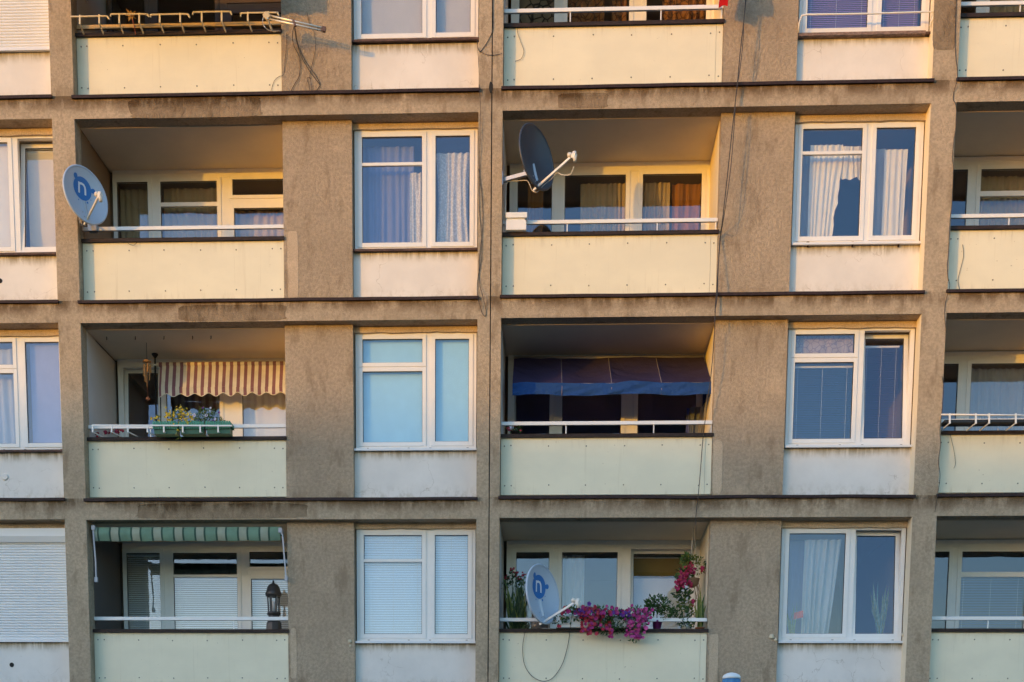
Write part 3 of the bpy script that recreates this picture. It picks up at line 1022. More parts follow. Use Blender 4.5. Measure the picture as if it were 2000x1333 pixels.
# ------------------------------------------------------------------ ground, unseen shade ridge
asphalt, t_, b_ = newmat('asphalt')
v_ = mapped(t_)
t_.links.new(mixc(t_, noise(t_, v_, 30, 5), (.035, .035, .036), (.075, .073, .07)), b_.inputs['Base Color'])
b_.inputs['Roughness'].default_value = .9
g_ = MB().face([(-900, -900, FL - .004), (900, -900, FL - .004), (900, 900, FL - .004), (-900, 900, FL - .004)]).build('ground', asphalt)
g_['kind'] = 'structure'
SHADE_RIDGE = plain('shade_ridge_green', (.05, .07, .03), .95, 0, .4, .08)  # colour of the added ridge that shades the facade
HY = -80.0
HTOP = -4.45 + 4.25                          # unseen added ridge, shaped to throw the evening shade on the lower storeys


def ridge(a, c):
    x = -330 + 560 * a
    e = abs(c - .5) * 2
    h = (HTOP - FL) * (1 - e ** 1.6)
    h += (.25 * mnoise.noise(Vector((x * .02, 1, 0))) + .10 * mnoise.noise(Vector((x * .11, 1, 0))) - .045 * (x + 83)) * (1 - e)
    return (x, HY - 60 + 120 * c - 60 * 0, FL - .2 + h)


h_ = MB().grid(ridge, 220, 24).build('unseen_shade_ridge', SHADE_RIDGE)
h_['kind'] = 'structure'


# ------------------------------------------------------------------ satellite dishes
def strip(pts, w):
    """flat 2-D ribbon along a polyline, as quads"""
    out = []
    V2 = [Vector((a, c)) for a, c in pts]
    nrm = []
    for k in range(len(V2)):
        d = (V2[min(k + 1, len(V2) - 1)] - V2[max(k - 1, 0)]).normalized()
        nrm.append(Vector((-d.y, d.x)) * w / 2)
    for k in range(len(V2) - 1):
        out.append((V2[k] - nrm[k], V2[k + 1] - nrm[k + 1], V2[k + 1] + nrm[k + 1], V2[k] + nrm[k]))
    return out


NV = Vector((.81, -.575, .10)).normalized()
SV = Vector((0, 0, 1)).cross(NV).normalized()
TV = NV.cross(SV).normalized()
if TV.z < 0: TV = -TV


def dish(px, py, Y, R, mat, logo, label, lnbmat, mount, L, drop):
    c = at(px, py, Y)
    t = thing('satellite_dish', c, label, 'satellite dish', 'satellite dishes on the balconies')
    Rh, Rv, d = R * .93, R, .085

    def surf(a, b_, off=0.0):
        return c + SV * (a * Rh) + TV * (b_ * Rv) + NV * (d * (a * a + b_ * b_) - d + off)
    mb = MB()
    nr, na = 8, 48
    mb.grid(lambda q, w: surf(w * math.cos(q * 2 * math.pi), w * math.sin(q * 2 * math.pi)), na, nr, 0)
    mb.grid(lambda q, w: surf(w * math.cos(-q * 2 * math.pi), w * math.sin(-q * 2 * math.pi), -.012), na, nr, 0)
    rim = [surf(math.cos(q * 2 * math.pi / na), math.sin(q * 2 * math.pi / na), -.010) for q in range(na + 1)]
    mb.tube(rim, .017, 6, 0, False)
    bowl = mb.build('reflector', mat, t, c)
    if logo:
        lc, lr = (-.02, .28), .40
        lm = MB()
        k = 40
        for q in range(k):
            a0, a1 = 2 * math.pi * q / k, 2 * math.pi * (q + 1) / k
            for rr0, rr1 in ((.0, .5), (.5, 1)):
                lm.face([surf(lc[0] + lr * rr * math.cos(aa) * 1.05, lc[1] + lr * rr * math.sin(aa), .004) for rr, aa in ((rr0, a0), (rr1, a0), (rr1, a1), (rr0, a1))])
        lm.build('emblem', LOGO, bowl, c)
        for ang, er, dd in ((132, .095, 1.14), (8, .085, 1.17)):
            ex, ez = lc[0] + lr * dd * math.cos(R_(ang)) * 1.05, lc[1] + lr * dd * math.sin(R_(ang))
            A_ = R_(ang)
            outl = [(ex + er * math.cos(A_ + 2.2 * (q / 12 * 2 - 1)), ez + er * math.sin(A_ + 2.2 * (q / 12 * 2 - 1))) for q in range(13)]
            for sg in (1, -1):
                outl.append((lc[0] + lr * .95 * math.cos(A_ + sg * .16) * 1.05, lc[1] + lr * .95 * math.sin(A_ + sg * .16)))
            MB().face([surf(x, z, .0055) for x, z in outl]).build('emblem_ear', LOGO, bowl, c)
        for (dx, dz, rr) in ((-.22, -.17, .025), (.05, -.24, .022), (.20, -.14, .04), (.36, .0, .022)):
            MB().face([surf(dx + rr * math.cos(2 * math.pi * q / 10), dz + rr * math.sin(2 * math.pi * q / 10), .004) for q in range(10)]).build('emblem_dot', LOGO, bowl, c)
        nm = MB()
        for st in (strip([(-.14, -.18), (-.14, .20)], .075), strip([(-.14, .15), (-.02, .175), (.07, .16), (.12, .10), (.14, .02), (.14, -.18)], .075)):
            for q in st:
                nm.face([surf(lc[0] + p.x * 1.05, lc[1] + p.y, .007) for p in q])
        nm.build('letter', plain('emblem_white', (.75, .77, .8), .5), bowl, c)
    bo = MB()
    for (a, b_) in ((-.10, -.80), (.10, -.80), (-.14, -.62), (.14, -.62)):
        bo.lathe((0, 0, 0), [(.011, 0), (.009, .006)], 8)
        M = Matrix.Translation(surf(a, b_)) @ NV.to_track_quat('Z', 'Y').to_matrix().to_4x4()
        bo.xform(M, len(bo.v) - 16)
    bo.build('bolt', GREY, bowl, c)
    foot = surf(0, -.99)
    lnb = c + NV * L - TV * drop
    arm = MB()
    arm.bar(foot - NV * .10, foot + (lnb - foot) * .93, .020, .030)
    arm.build('feed_arm', lnbmat, t, c)
    hd = MB()
    ax = (c + TV * .05 - lnb).normalized()
    hd.tube([lnb - ax * .03, lnb + ax * .03, lnb + ax * .032, lnb + ax * .075], [.022, .022, .034, .034], 14)
    hd.tube([lnb - ax * .03 + TV * .045, lnb - ax * .03 - TV * .085], [.030, .024], 10)
    hd.bar(lnb - ax * .05 - TV * .01, lnb + ax * .01 - TV * .01, .05, .06)
    hd.build('receiver_head', plain('receiver_white', (.74, .70, .62), .4), t, c)
    br = MB()
    back = surf(0, -.45, -.02)
    br.bar(surf(0, -.15, -.03), surf(0, -.75, -.03), .10, .03)
    if mount == 'rail':
        clamp = at(180, 447, .20)
        br.tube([back, back - NV * .10, back - NV * .10 - TV * .18, clamp + Vector((0, -.01, .12)), clamp], .016, 8)
        br.box(clamp.x - .05, clamp.x + .08, clamp.y - .045, clamp.y + .045, clamp.z - .045, clamp.z + .05)
    elif mount == 'wall':
        w = Vector((.158, .10, at(990, 353, .1).z))
        e = back - NV * .10
        br.bar(w, Vector((e.x, e.y, w.z + .03)), .05, .05)
        br.bar(Vector((e.x, e.y, w.z + .0)), e + TV * .05, .035, .035)
        br.bar(e + TV * .02, back, .03, .03)
        br.box(.1565, .170, .02, .18, w.z - .09, w.z + .09)
        for z in (.10, .18):
            br.bar(e + TV * z - NV * .06, e + TV * (z - .02) + NV * .04, .012, .012)
    else:
        e = Vector((at(1072, 1228, .21).x, .21, -7.49))
        br.tube([back, back - NV * .07, Vector((e.x, e.y, back.z - .10)), e], .017, 8)
        br.box(e.x - .10, e.x + .10, .17, .27, -7.477, -7.462)
    br.build('bracket', GREY, t, c)
    return t


dish(168, 381, -.22, .385, DISH_W, True, 'light dish with blue emblem on the left railing catching sunlight on its rim', plain('arm_cream', (.66, .60, .46), .45), 'rail', .30, .12)
dish(1049, 307, -.12, .425, DISH_D, False, 'dark grey dish without emblem fixed to the pillar of the upper balcony', RAILW, 'wall', .60, .22)
dish(1061, 1161, -.10, .425, DISH_W, True, 'light dish with blue emblem in shade beside the pink petunias', RAILW, 'stand', .58, .22)


# ------------------------------------------------------------------ cables
def smooth(pts, n=6):
    out = []
    for k in range(len(pts) - 1):
        p0, p1, p2, p3 = pts[max(k - 1, 0)], pts[k], pts[k + 1], pts[min(k + 2, len(pts) - 1)]
        for q in range(n):
            t = q / n
            out.append(.5 * ((2 * p1) + (p2 - p0) * t + (2 * p0 - 5 * p1 + 4 * p2 - p3) * t * t + (3 * p1 - p0 - 3 * p2 + p3) * t ** 3))
    out.append(pts[-1])
    return out


def cable(pix, label, Y=-.02, rad=.0045, mat=None):
    pts = [at(p[0], p[1], p[2] if len(p) > 2 else Y) for p in pix]
    o = MB().tube(smooth(pts), rad, 6).build('cable', mat or CABLE, None, pts[0])
    return tag(o, label, 'cable', 'loose cables on the facade')


cable([(962, -40), (963, 30), (962, 60), (952, 82), (944, 94), (938, 101), (934, 95), (932, 76, .0)], 'black cable bending from the joint to the sill at the top', -.01)
cable([(938, 101), (950, 107), (966, 108), (981, 105)], 'thin cable sagging across the central pillar from the joint', -.01, .003)
cable([(932, 76, .16), (935, 130, .14), (936, 172, -.02), (938, 200, -.05), (937, 300, -.02), (936, 400), (941, 470), (940, 510), (933, 545), (932, 575), (936, 592, -.06), (942, 612), (948, 618), (949, 605), (943, 580, -.06), (936, 548), (937, 500), (943, 440), (941, 380), (935, 330)], 'long looped cable hanging beside the lace curtain window', -.012, .0042)
cable([(1458, -40), (1455, 20), (1446, 100), (1440, 165), (1430, 255), (1420, 350), (1410, 440), (1407, 458, .12), (1404, 500, .05), (1399, 576, -.06), (1397, 600), (1396, 640)], 'long dark cable falling down the pier to the balcony corner', -.08, .0075)
cable([(1462, -40), (1453, 40), (1452, 70), (1446, 130), (1437, 190), (1434, 245), (1427, 330), (1416, 410), (1408, 460, .10), (1403, 520, .02), (1401, 578, -.06), (1396, 610)], 'second dark cable slanting beside the longest one on the pier', -.10, .006)
cable([(1396, 640, -.03), (1390, 720), (1380, 800, .02), (1373, 857, .11), (1368, 920, .10), (1364, 966, -.06), (1361, 990), (1359, 1014), (1359, 1045, .1), (1358, 1070, 1.0)], 'dark cable crossing the front of the balcony with blue awning', -.03, .0065)
cable([(1869, -40), (1866, 50), (1866, 100), (1870, 140), (1869, 158, -.06), (1863, 180), (1862, 195), (1867, 207), (1868, 240), (1863, 275), (1860, 310), (1862, 330), (1859, 400), (1856, 425), (1854, 460), (1852, 500), (1850, 520), (1852, 545), (1855, 560, -.06), (1847, 590), (1845, 615), (1848, 650)], 'cable clinging to the right edge of the right pillar', -.012, .0045)
cable([(1880, 478), (1882, 500), (1875, 530), (1871, 548), (1874, 565)], 'short grey cable on the cream balcony board at right', .155, .003)
cable([(1840, 735), (1843, 760), (1840, 800), (1836, 840), (1837, 870), (1833, 900), (1836, 930), (1832, 962, -.06), (1826, 1000)], 'loose cable along the right pillar beside the planter rack', -.012, .004)
cable([(1855, 846, .15), (1863, 880), (1866, 905), (1863, 915)], 'hooked wire hanging over the board under the planter rack', .15, .003)
cable([(1027, 1228, .13), (1021, 1262), (1024, 1297), (1038, 1320), (1060, 1331), (1080, 1324), (1098, 1298), (1108, 1265), (1113, 1235, .12), (1117, 1200, -.3)], 'black cable looping down from the dish beside the petunias', .14, .0045)
cable([(1010, 46, .13), (1011, 64), (1018, 85), (1023, 100), (1018, 115), (1006, 120)], 'thin cable curl on the topmost centre balcony board', .15, .003)
cable([(1121, 325, -.55), (1114, 341, -.5), (1098, 342, -.4), (1088, 338, -.3), (1075, 352, -.2), (1062, 362, -.1), (1050, 375, -.05), (1040, 373, 0), (1034, 360, 0), (1028, 353, .02), (1010, 354, .06), (992, 356, .09), (988, 375, .10), (987, 425, .10)], 'white cable curling round the arm of the dark dish', 0, .005, CABLEW)
cable([(249, 474, .13), (254, 478), (262, 479), (268, 473, .13)], 'tiny wire loop over the coping of the dish balcony', .13, .003)

# ------------------------------------------------------------------ aerial
c = at(520, 31, -.31)
t = thing('antenna', c, 'two rod aerial of bare aluminium pointing down from the top left railing', 'antenna')
ALU = plain('bare_aluminium', (.72, .66, .56), .32, .6, .1, 20)
mb = MB()
mb.tube([at(523, 30, -.31), at(629, 55, -.31)], .014, 8); mb.tube([at(524, 37, -.31), at(631, 61, -.31)], .013, 8)
mb.build('rod', ALU, t, c)
mb = MB(); p = at(633, 58, -.31); mb.bar(at(629, 57, -.31), at(636, 59, -.31), .05, .06); mb.build('end_cap', plain('brown_plastic', (.10, .05, .03), .5), t, c)
mb = MB(); mb.bar(at(573, 40, -.31), at(577, 52, -.31), .03, .03); mb.build('spacer', plain('brown_plastic2', (.14, .07, .04), .5), t, c)
mb = MB(); mb.bar(at(517, 28, -.31), at(525, 37, -.31), .06, .07); mb.bar(at(524, 24, -.31), at(526, 32, -.31), .02, .02)
mb.build('clamp', plain('yellowed_plastic', (.58, .46, .26), .5), t, c)
mb = MB()
mb.tube(smooth([at(523, 36, -.40), at(526, 48, -.25), at(530, 58, -.05), at(536, 62, .10), at(548, 60, .20)]), .008, 6)
mb.tube(smooth([at(515, 32, -.31), at(513, 44, -.31), at(518, 54, -.38), at(528, 60, -.2), at(548, 61, .14)]), .006, 6)
mb.build('bracket', ALU, t, c)
for k, (pix, lab) in enumerate((
        ([(574, 52, -.31), (571, 70, -.1), (574, 90, .12), (584, 110), (586, 128), (584, 150), (575, 165), (570, 175), (566, 184)], 'black aerial lead bowing left down the rough pier'),
        ([(576, 52, -.31), (578, 66, -.1), (583, 90, .12), (594, 115), (607, 135), (618, 150), (625, 165), (622, 172), (617, 180), (614, 184)], 'black aerial lead swinging right down the rough pier'),
        ([(575, 50, -.31), (576, 62, -.1), (580, 84, .12), (589, 112), (598, 128), (605, 140), (614, 152), (625, 166)], 'brown aerial lead between the two black ones'),
        ([(600, 25), (604, 45), (612, 60), (616, 78), (616, 95), (612, 118), (608, 133), (605, 148), (606, 154)], 'thin dark lead hanging free from under the scalloped shadow'),
        ([(606, 185), (604, 168), (600, 156), (601, 152), (605, 153), (608, 168), (610, 184)], 'cable end folded into a narrow hairpin above the ledge'),
        ([(560, 65), (559, 95), (556, 125), (554, 146, .15), (545, 150, .15), (536, 158, .155), (531, 172, .155), (528, 184, .155)], 'thin wire running onto the corner of the cream board'))):
    cable(pix, lab, .135, .0042 if k < 3 else .003)

# ------------------------------------------------------------------ awnings
STR_P = mat_stripes('purple_stripes', (.30, .155, .19), (.88, .83, .70), .1125, .46, .02)
a0 = at(313, 710, 1.20); a1 = Vector((-2.98, 1.2, 0))
zt_, zj_, zv_ = at(430, 712, 1.20).z, at(430, 757, 1.13).z, at(430, 773, 1.13).z
c = Vector((a0.x, 1.2, zt_))
t = thing('striped_awning', c, 'purple and cream striped awning with a scalloped edge on the flowered balcony', 'awning')
x0, x1 = a0.x, a1.x


def aw(a, q):
    x = x0 + (x1 - x0) * a
    y = 1.20 - .09 * q - .010 * math.sin(a * 31) * q
    return (x, y, zt_ + (zj_ - zt_) * q + .006 * math.sin(a * 17) * q - .01 * a * q)


mb = MB().grid(aw, 60, 8)
mb.build('fabric', STR_P, t, c)


def va(a, q):
    x = x0 + (x1 - x0) * a
    top = zj_ + .006 * math.sin(a * 17) - .01 * a
    bot = zv_ - .024 * math.cos((x - x0) * 2 * math.pi / .225) + .02 * a
    return (x, 1.108 + .010 * math.sin(x * 24) * q - .004, top + (bot - top) * q)


mb = MB().grid(va, 140, 5)
v_o = mb.build('valance', STR_P, t, c)
mb = MB().tube([va(q / 160, 1) for q in range(161)], .006, 5)
mb.build('piping', plain('cream_piping', (.78, .72, .6), .8), v_o, c)
mb = MB().tube([(x0 - .06, 1.215, zt_ + .005), (x1, 1.215, zt_ + .005)], .036, 14)
mb.build('roller', STR_P, t, c)
mb = MB().tube([(x0 - .12, 1.215, zt_ + .005), (x0 - .01, 1.215, zt_ + .005)], .016, 8); mb.build('roller_end', RAILW, t, c)
mb = MB()
xp = at(303, 750, 1.2).x
mb.tube([(xp, 1.22, -5.55), (xp, 1.22, -3.13)], .014, 8)
mb.lathe((xp, 1.22, -3.19), [(.014, 0), (.05, .05), (.05, .065)], 12)
mb.build('clamp_pole', BLACKM, t, c)
mb = MB().tube([(x0 + .01, 1.14, zj_), (x0 - .0, 1.16, zj_ - .9)], .009, 8); mb.build('tension_arm', BLACKM, t, c)

# blue awning
BLUE = mat_cloth('blue_canvas', (.024, .052, .165), .05, 0, None, 0, 5, .06)
xl0, xl1 = at(1004, 700, 1.38).x, 3.235
zt_ = at(1200, 699, 1.38).z
zf_ = at(1200, 748, .50).z
zv_ = at(1200, 772, .50).z
c = Vector(((xl0 + xl1) / 2, 1.4, zt_))
t = thing('blue_awning', c, 'sagging dark blue canvas awning sloping out over a dark balcony', 'awning')
fx0, fx1 = at(1001, 745, .5).x, at(1390, 748, .5).x


def bl(a, q):
    xa = xl0 + (xl1 - xl0) * a; xb = fx0 + (fx1 - fx0) * a
    x = xa + (xb - xa) * q
    seg = (a * 4.0) % 1.0
    sag = .085 * math.sin(math.pi * seg) ** .8 * math.sin(math.pi * min(1, q * 1.02)) + .016 * mnoise.noise(Vector((a * 9 + q * 3, q * 11, 3))) * min(1, q * 4)
    return (x, 1.38 - .88 * q, zt_ + (zf_ - zt_) * q - sag + .018 * mnoise.noise(Vector((a * 11 - q * 4, q * 4, 0))) + .012 * math.sin(a * 12.57))


CANV = mat_cloth('sunlit_mauve_canvas', (.095, .08, .185), .55, 0, None, 0, 6, .05)  # mauve of sunlight on the slope is mixed into the canvas colour
MB().grid(bl, 120, 24).build('canvas', CANV, t, c)


def bv(a, q):
    x, y, z = bl(a, 1)
    return (x, .497 + .035 * mnoise.noise(Vector((a * 13 + q * 2.5, q * 2, 7))) * (.3 + q) - .012, z + (zv_ + .014 * math.sin(a * 13) + .012 * mnoise.noise(Vector((a * 9, 1, 1))) - z) * q)


MB().grid(bv, 120, 8).build('valance', mat_cloth('bright_blue_canvas', (.028, .085, .27), .15, 0, None, 0, 7, .05), t, c)
mb = MB()
for a in (.25, .5, .75):
    mb.tube([Vector(bl(a, q / 12)) + Vector((0, -.002, -.001)) for q in range(13)] + [bv(a, .5), bv(a, 1)], .006, 5)
mb.build('seam', plain('pale_seam', (.22, .20, .26), .8), t, c)
mb = MB()
mb.face([bl(1, 0), bl(1, .5), bl(1, 1), bv(1, 1), (xl1, 1.38, zv_ + .1)])
mb.build('side_flap', BLUE, t, c)
mb = MB().tube([(fx0, .512, zf_ - .012), (fx1, .512, zf_ - .012)], .013, 8)
mb.build('front_bar', GREY, t, c)
mb = MB()
for x in (fx0 + .03, fx1 - .04):
    mb.tube([(x, .512, zf_ - .02), (min(x, 3.22), 1.40, zf_ - .62)], .011, 8)
mb.build('side_arm', GREY, t, c)
mb = MB().tube([(xl0, 1.40, zt_ + .01), (xl1, 1.40, zt_ + .01)], .03, 10); mb.build('wall_rail', GREY, t, c)
# grey cloth tied back at the right end, blue curtain in the gap
curtain(3.03, 3.20, -4.95, -3.95, 1.30, mat_cloth('grey_blue_cloth', (.16, .19, .26), .2), 'grey blue cloth hanging under the right end of the blue awning', .03, .09, .10, 101, 'cloths hanging under the blue awning')
curtain(2.99, 3.06, -4.95, -3.95, 1.36, mat_cloth('violet_blue_cloth', (.14, .18, .55), .3), 'narrow violet blue cloth strip hanging under the blue awning', .02, .07, .0, 102, 'cloths hanging under the blue awning')

# green awning, rolled in
STR_G = mat_stripes('green_stripes', (.235, .40, .30), (.43, .50, .40), .325, .56, .055, (.07, .14, .11))
gx0, gx1 = at(184, 1045, .12).x, at(549, 1045, .12).x
zt_, zb_ = at(365, 1030, .12).z, at(365, 1057, .12).z
c = Vector(((gx0 + gx1) / 2, .12, zt_))
t = thing('green_awning', c, 'rolled in green and white striped awning under the bottom left ceiling', 'awning')


def ga(a, q):
    z = zt_ + (zb_ - zt_) * q + .004 * math.sin(a * 40) * q
    return (gx0 + (gx1 - gx0) * a, .135 - .05 * math.sin(math.pi * (.15 + .8 * q)) + .006 * mnoise.noise(Vector((a * 22, q * 3, 2))), z)


MB().grid(ga, 90, 10).build('fabric', STR_G, t, c)
MB().tube([(gx0, .17, zt_ - .07), (gx1, .17, zt_ - .07)], .055, 12).build('roller', STR_G, t, c)
for nm, pp in (('folding_arm', [(182, 1033), (184, 1062), (187, 1100), (188, 1132)]), ('folding_arm', [(547, 1038), (552, 1046), (555, 1085), (559, 1130)])):
    mb = MB()
    P = [at(x, y, .08) for x, y in pp]
    for k in range(3): mb.bar(P[k], P[k + 1], .020, .018)
    p = P[3]; mb.box(p.x - .022, p.x + .022, p.y - .02, p.y + .02, p.z - .04, p.z + .03)
    p = P[0]; mb.box(p.x - .022, p.x + .03, p.y - .02, p.y + .10, p.z - .02, p.z + .045)
    mb.build(nm, plain('worn_white_arm', (.40, .42, .46), .5, 0, .15, 20), t, c)

# awning just above the frame: its scalloped shadow falls on the top left pier
STR_T = mat_stripes('tan_stripes', (.36, .22, .12), (.62, .52, .36), .2, .5)
x0, x1 = -5.95, -3.11
c = Vector((-4.5, .3, 2.1))
t = thing('tan_awning', c, 'tan striped awning over the top left balcony with racks', 'awning')
MB().grid(lambda a, q: (x0 + (x1 - x0) * a, .28 - .84 * q, 2.1 - .62 * q - .02 * math.sin(math.pi * q)), 20, 6).build('fabric', STR_T, t, c)
MB().grid(lambda a, q: (x0 + (x1 - x0) * a, -.56 + .004 * math.sin(a * 60), 1.48 - q * (.335 + .020 * math.cos((x1 - x0) * a * 2 * math.pi / .36))), 120, 4).build('valance', STR_T, t, c)
MB().tube([(x0, -.55, 1.48), (x1, -.55, 1.48)], .018, 8).build('front_bar', RAILW, t, c)
mb = MB()
for x in (x0 + .05, x1 - .05): mb.tube([(x, -.55, 1.48), (x, .26, 1.40)], .012, 8)
mb.build('side_arm', RAILW, t, c)

# ------------------------------------------------------------------ box brackets and racks
def rack(pix_top, legs, label, Y=-.07, mat=None, dx=9, dy=31, grp='flower box brackets on the top left railing'):
    m_ = mat or RAILW
    P = [at(x, y, Y) for x, y in pix_top]
    c = P[0]
    t = thing('box_bracket', c, label, 'bracket', grp)
    MB().tube(smooth(P, 4), .011, 7).build('top_bar', m_, t, c)
    for (lx, ly, my) in legs:
        a, b_, d = at(lx, ly - 2, Y), at(lx, my, Y), at(lx + dx, my + dy - 9, .15)
        mb = MB(); mb.bar(a, b_, .022, .018); mb.bar(b_ + Vector((0, 0, .006)), d, .018, .014)
        mb.build('leg', m_, t, c)
    return t


CRM = plain('cream_bracket_paint', (.72, .63, .46), .5, 0, .15, 18)
rack([(138, 33), (150, 33), (205, 32), (210, 34), (214, 38)], [(156, 32, 48), (194, 31, 47)], 'cream bracket at the far left of the top railing', mat=CRM)
rack([(216, 33), (217, 29), (223, 28), (284, 28), (288, 30), (291, 33)], [(233, 29, 46), (272, 28, 46)], 'cream bracket behind the dried star flower', mat=CRM)
rack([(294, 34), (295, 30), (300, 29), (362, 28), (368, 31), (371, 35)], [(312, 30, 45), (352, 28, 44)], 'third cream bracket, right of the star flower', mat=CRM)
rack([(376, 29), (378, 25), (384, 24), (446, 23), (450, 25), (453, 29)], [(394, 25, 43), (433, 24, 43)], 'highest cream bracket, fourth along the top railing', mat=CRM)
rack([(470, 33), (471, 28), (476, 26), (538, 25), (542, 27), (545, 31)], [(484, 26, 42), (524, 25, 41)], 'cream bracket at the right end behind the aerial', mat=CRM)

# dried star flower on a stick
p = at(256, 30, -.02)
t = thing('star_flower', p, 'dried star shaped flower on a thin red stick', 'dried flower')
mb = MB()
for k in range(9):
    a = 2 * math.pi * k / 9 + .2
    L = .085 * (1 + .25 * math.sin(k * 2.3))
    d = Vector((math.cos(a), .35 * math.sin(k * 1.7), math.sin(a))); s_ = Vector((-math.sin(a), 0, math.cos(a)))
    mb.face([p, p + d * L * .5 + s_ * .013, p + d * L, p + d * L * .5 - s_ * .013])
    mb.face([p + Vector((0, .006, 0)), p + d * L * .45 - s_ * .010 + Vector((0, .012, 0)), p + d * L * .9, p + d * L * .45 + s_ * .010])
mb.build('petals', mat_leaf('dried_petals', (.55, .30, .08), (.68, .45, .16)), t, p)
MB().tube([p, at(262, 50, .0), at(265, 68, .12)], .006, 6).build('stem', plain('red_stick', (.35, .07, .04), .6), t, p)


# ------------------------------------------------------------------ plants
LEAF = mat_leaf('leaf_green', (.04, .10, .022), (.08, .17, .035))
LEAFD = mat_leaf('leaf_dark_green', (.025, .06, .022), (.06, .11, .035))
LEAFY = mat_leaf('leaf_yellow_green', (.16, .20, .04), (.25, .26, .06))
PINK = mat_leaf('petal_magenta', (.32, .012, .13), (.46, .03, .22))
PINK2 = mat_leaf('petal_pink', (.46, .04, .24), (.60, .10, .33))
PURP = mat_leaf('petal_purple', (.10, .02, .22), (.18, .04, .34))
REDF = mat_leaf('petal_red', (.34, .01, .03), (.45, .03, .06))
YELF = mat_leaf('petal_yellow', (.75, .48, .02), (.80, .60, .06))
WHIF = mat_leaf('petal_white', (.62, .62, .80), (.78, .78, .86))
TERRA = plain('terracotta', (.42, .16, .08), .8)
rnd = random.Random(11)


def rv(s=1.0):
    return Vector((rnd.uniform(-1, 1), rnd.uniform(-1, 1), rnd.uniform(-1, 1))) * s


def leaf(mb, p, d, L, w, m=0):
    d = d.normalized(); s_ = d.cross(rv() + Vector((0, 0, .01))).normalized(); n = s_.cross(d)
    mid = p + d * L * .5 + n * L * .06
    mb.face([p, mid + s_ * w, p + d * L, mid - s_ * w], m)


def blossom(mb, p, n, rad, m=0, cm=None):
    n = n.normalized(); x = n.orthogonal().normalized(); y = n.cross(x)
    a0 = rnd.uniform(0, 6.28)
    cpt = p - n * rad * .25
    ring_ = []
    for k in range(10):
        a = a0 + 2 * math.pi * k / 10
        rr = rad * (1.0 if k % 2 == 0 else .80) * rnd.uniform(.92, 1.05)
        ring_.append(p + (x * math.cos(a) + y * math.sin(a)) * rr)
    for k in range(10):
        mb.face([cpt, ring_[k], ring_[(k + 1) % 10]], m, True)
    if cm is not None:
        mb.face([p - n * rad * .18 + n * .002 + (x * math.cos(k) + y * math.sin(k)) * rad * .28 for k in (0, 1.26, 2.5, 3.77, 5.0)], cm)


def cloud(mb, c, rad, n, L, w, ms=(0,)):
    for _ in range(n):
        d = rv()
        while d.length > 1: d = rv()
        p = c + Vector((d.x * rad[0], d.y * rad[1], d.z * rad[2]))
        leaf(mb, p, d + rv(.8) + Vector((0, 0, .2)), L * rnd.uniform(.6, 1.3), w * rnd.uniform(.7, 1.2), rnd.choice(ms))


def pot(t, c, r0, r1, h, mat, soil=True):
    mb = MB().lathe(c, [(r0, 0), (r1, h * .86), (r1 * 1.10, h * .87), (r1 * 1.10, h), (r1 * .92, h), (r1 * .9, h * .9)], 18)
    return mb.build('pot', mat, t, c)


# green planter with yellow and white flowers
RIM = at(374, 822, -.02)
pl0, pl1 = at(297, 838, -.10).x, at(452, 838, -.10).x
zb_ = -5.6 + .893
zt_ = at(374, 824, -.10).z
c = Vector(((pl0 + pl1) / 2, -.02, zb_))
TEAL = plain('teal_plastic', (.03, .25, .16), .45, 0, .1, 8)
GRN = plain('dark_green_plastic', (.012, .10, .05), .45, 0, .1, 8)
t = thing('flower_box', c, 'long teal fence patterned flower box with yellow and white flowers', 'flower box')
n_ = 3
seg = (pl1 - pl0) / n_
for k in range(n_):
    xa, xb = pl0 + seg * k + .006, pl0 + seg * (k + 1) - .006
    mb = MB()
    zl = zb_ + (zt_ - zb_) * .58
    mb.box(xa + .02, xb - .02, -.085, .075, zb_, zl, 1)
    mb.box(xa, xb, -.105, .095, zl, zl + .012, 0)
    q = xa + .008
    while q < xb - .02:
        hh = zt_ + rnd.uniform(-.004, .012)
        mb.box(q, q + .026, -.112, -.098, zl - .03, hh, 0)
        q += .034
    mb.box(xa, xb, -.099, -.092, zl, zt_ - .012, 1)
    mb.box(xa, xb, .085, .095, zl, zt_ - .012, 0)
    mb.box(xa, xa + .01, -.1, .09, zl, zt_ - .012, 0); mb.box(xb - .01, xb, -.1, .09, zl, zt_ - .012, 0)
    mb.box(xa + .01, xb - .01, -.09, .085, zt_ - .05, zt_ - .03, 1)
    mb.build('trough', [TEAL, GRN], t, c)
mb = MB(); fy = MB(); fw = MB()
for (px, py, rx, rz, n) in ((345, 822, .10, .13, 130), (355, 808, .06, .10, 60), (310, 822, .05, .06, 30), (405, 818, .16, .13, 260), (430, 828, .09, .07, 60), (382, 825, .09, .06, 60), (392, 812, .06, .10, 40), (350, 850, .02, .07, 20)):
    cloud(mb, at(px, py, -.03), (rx, .07, rz), n, .05, .009, (0, 0, 1))
for (px, py, sx, sy, n) in ((372, 816, 10, 10, 16), (330, 812, 9, 10, 26), (352, 808, 13, 12, 46), (362, 822, 10, 12, 30), (307, 818, 6, 5, 9), (297, 817, 3, 3, 3), (348, 838, 5, 10, 10), (338, 830, 6, 8, 12)):
    for _ in range(n):
        p = at(px + rnd.gauss(0, sx * .55), py + rnd.gauss(0, sy * .55), rnd.uniform(-.13, .0))
        blossom(fy, p, Vector((0, -1, .3)) + rv(.7), rnd.uniform(.013, .022), 0)
for (px, py, rad) in ((379, 811, .030), (403, 812, .028), (411, 797, .017), (410, 803, .016), (420, 819, .022)):
    fw = MB(); blossom(fw, at(px, py, -.12), Vector((0, -1, .2)) + rv(.3), rad, 0, 1); fw.build('white_flower', [WHIF, PURP], t, c)
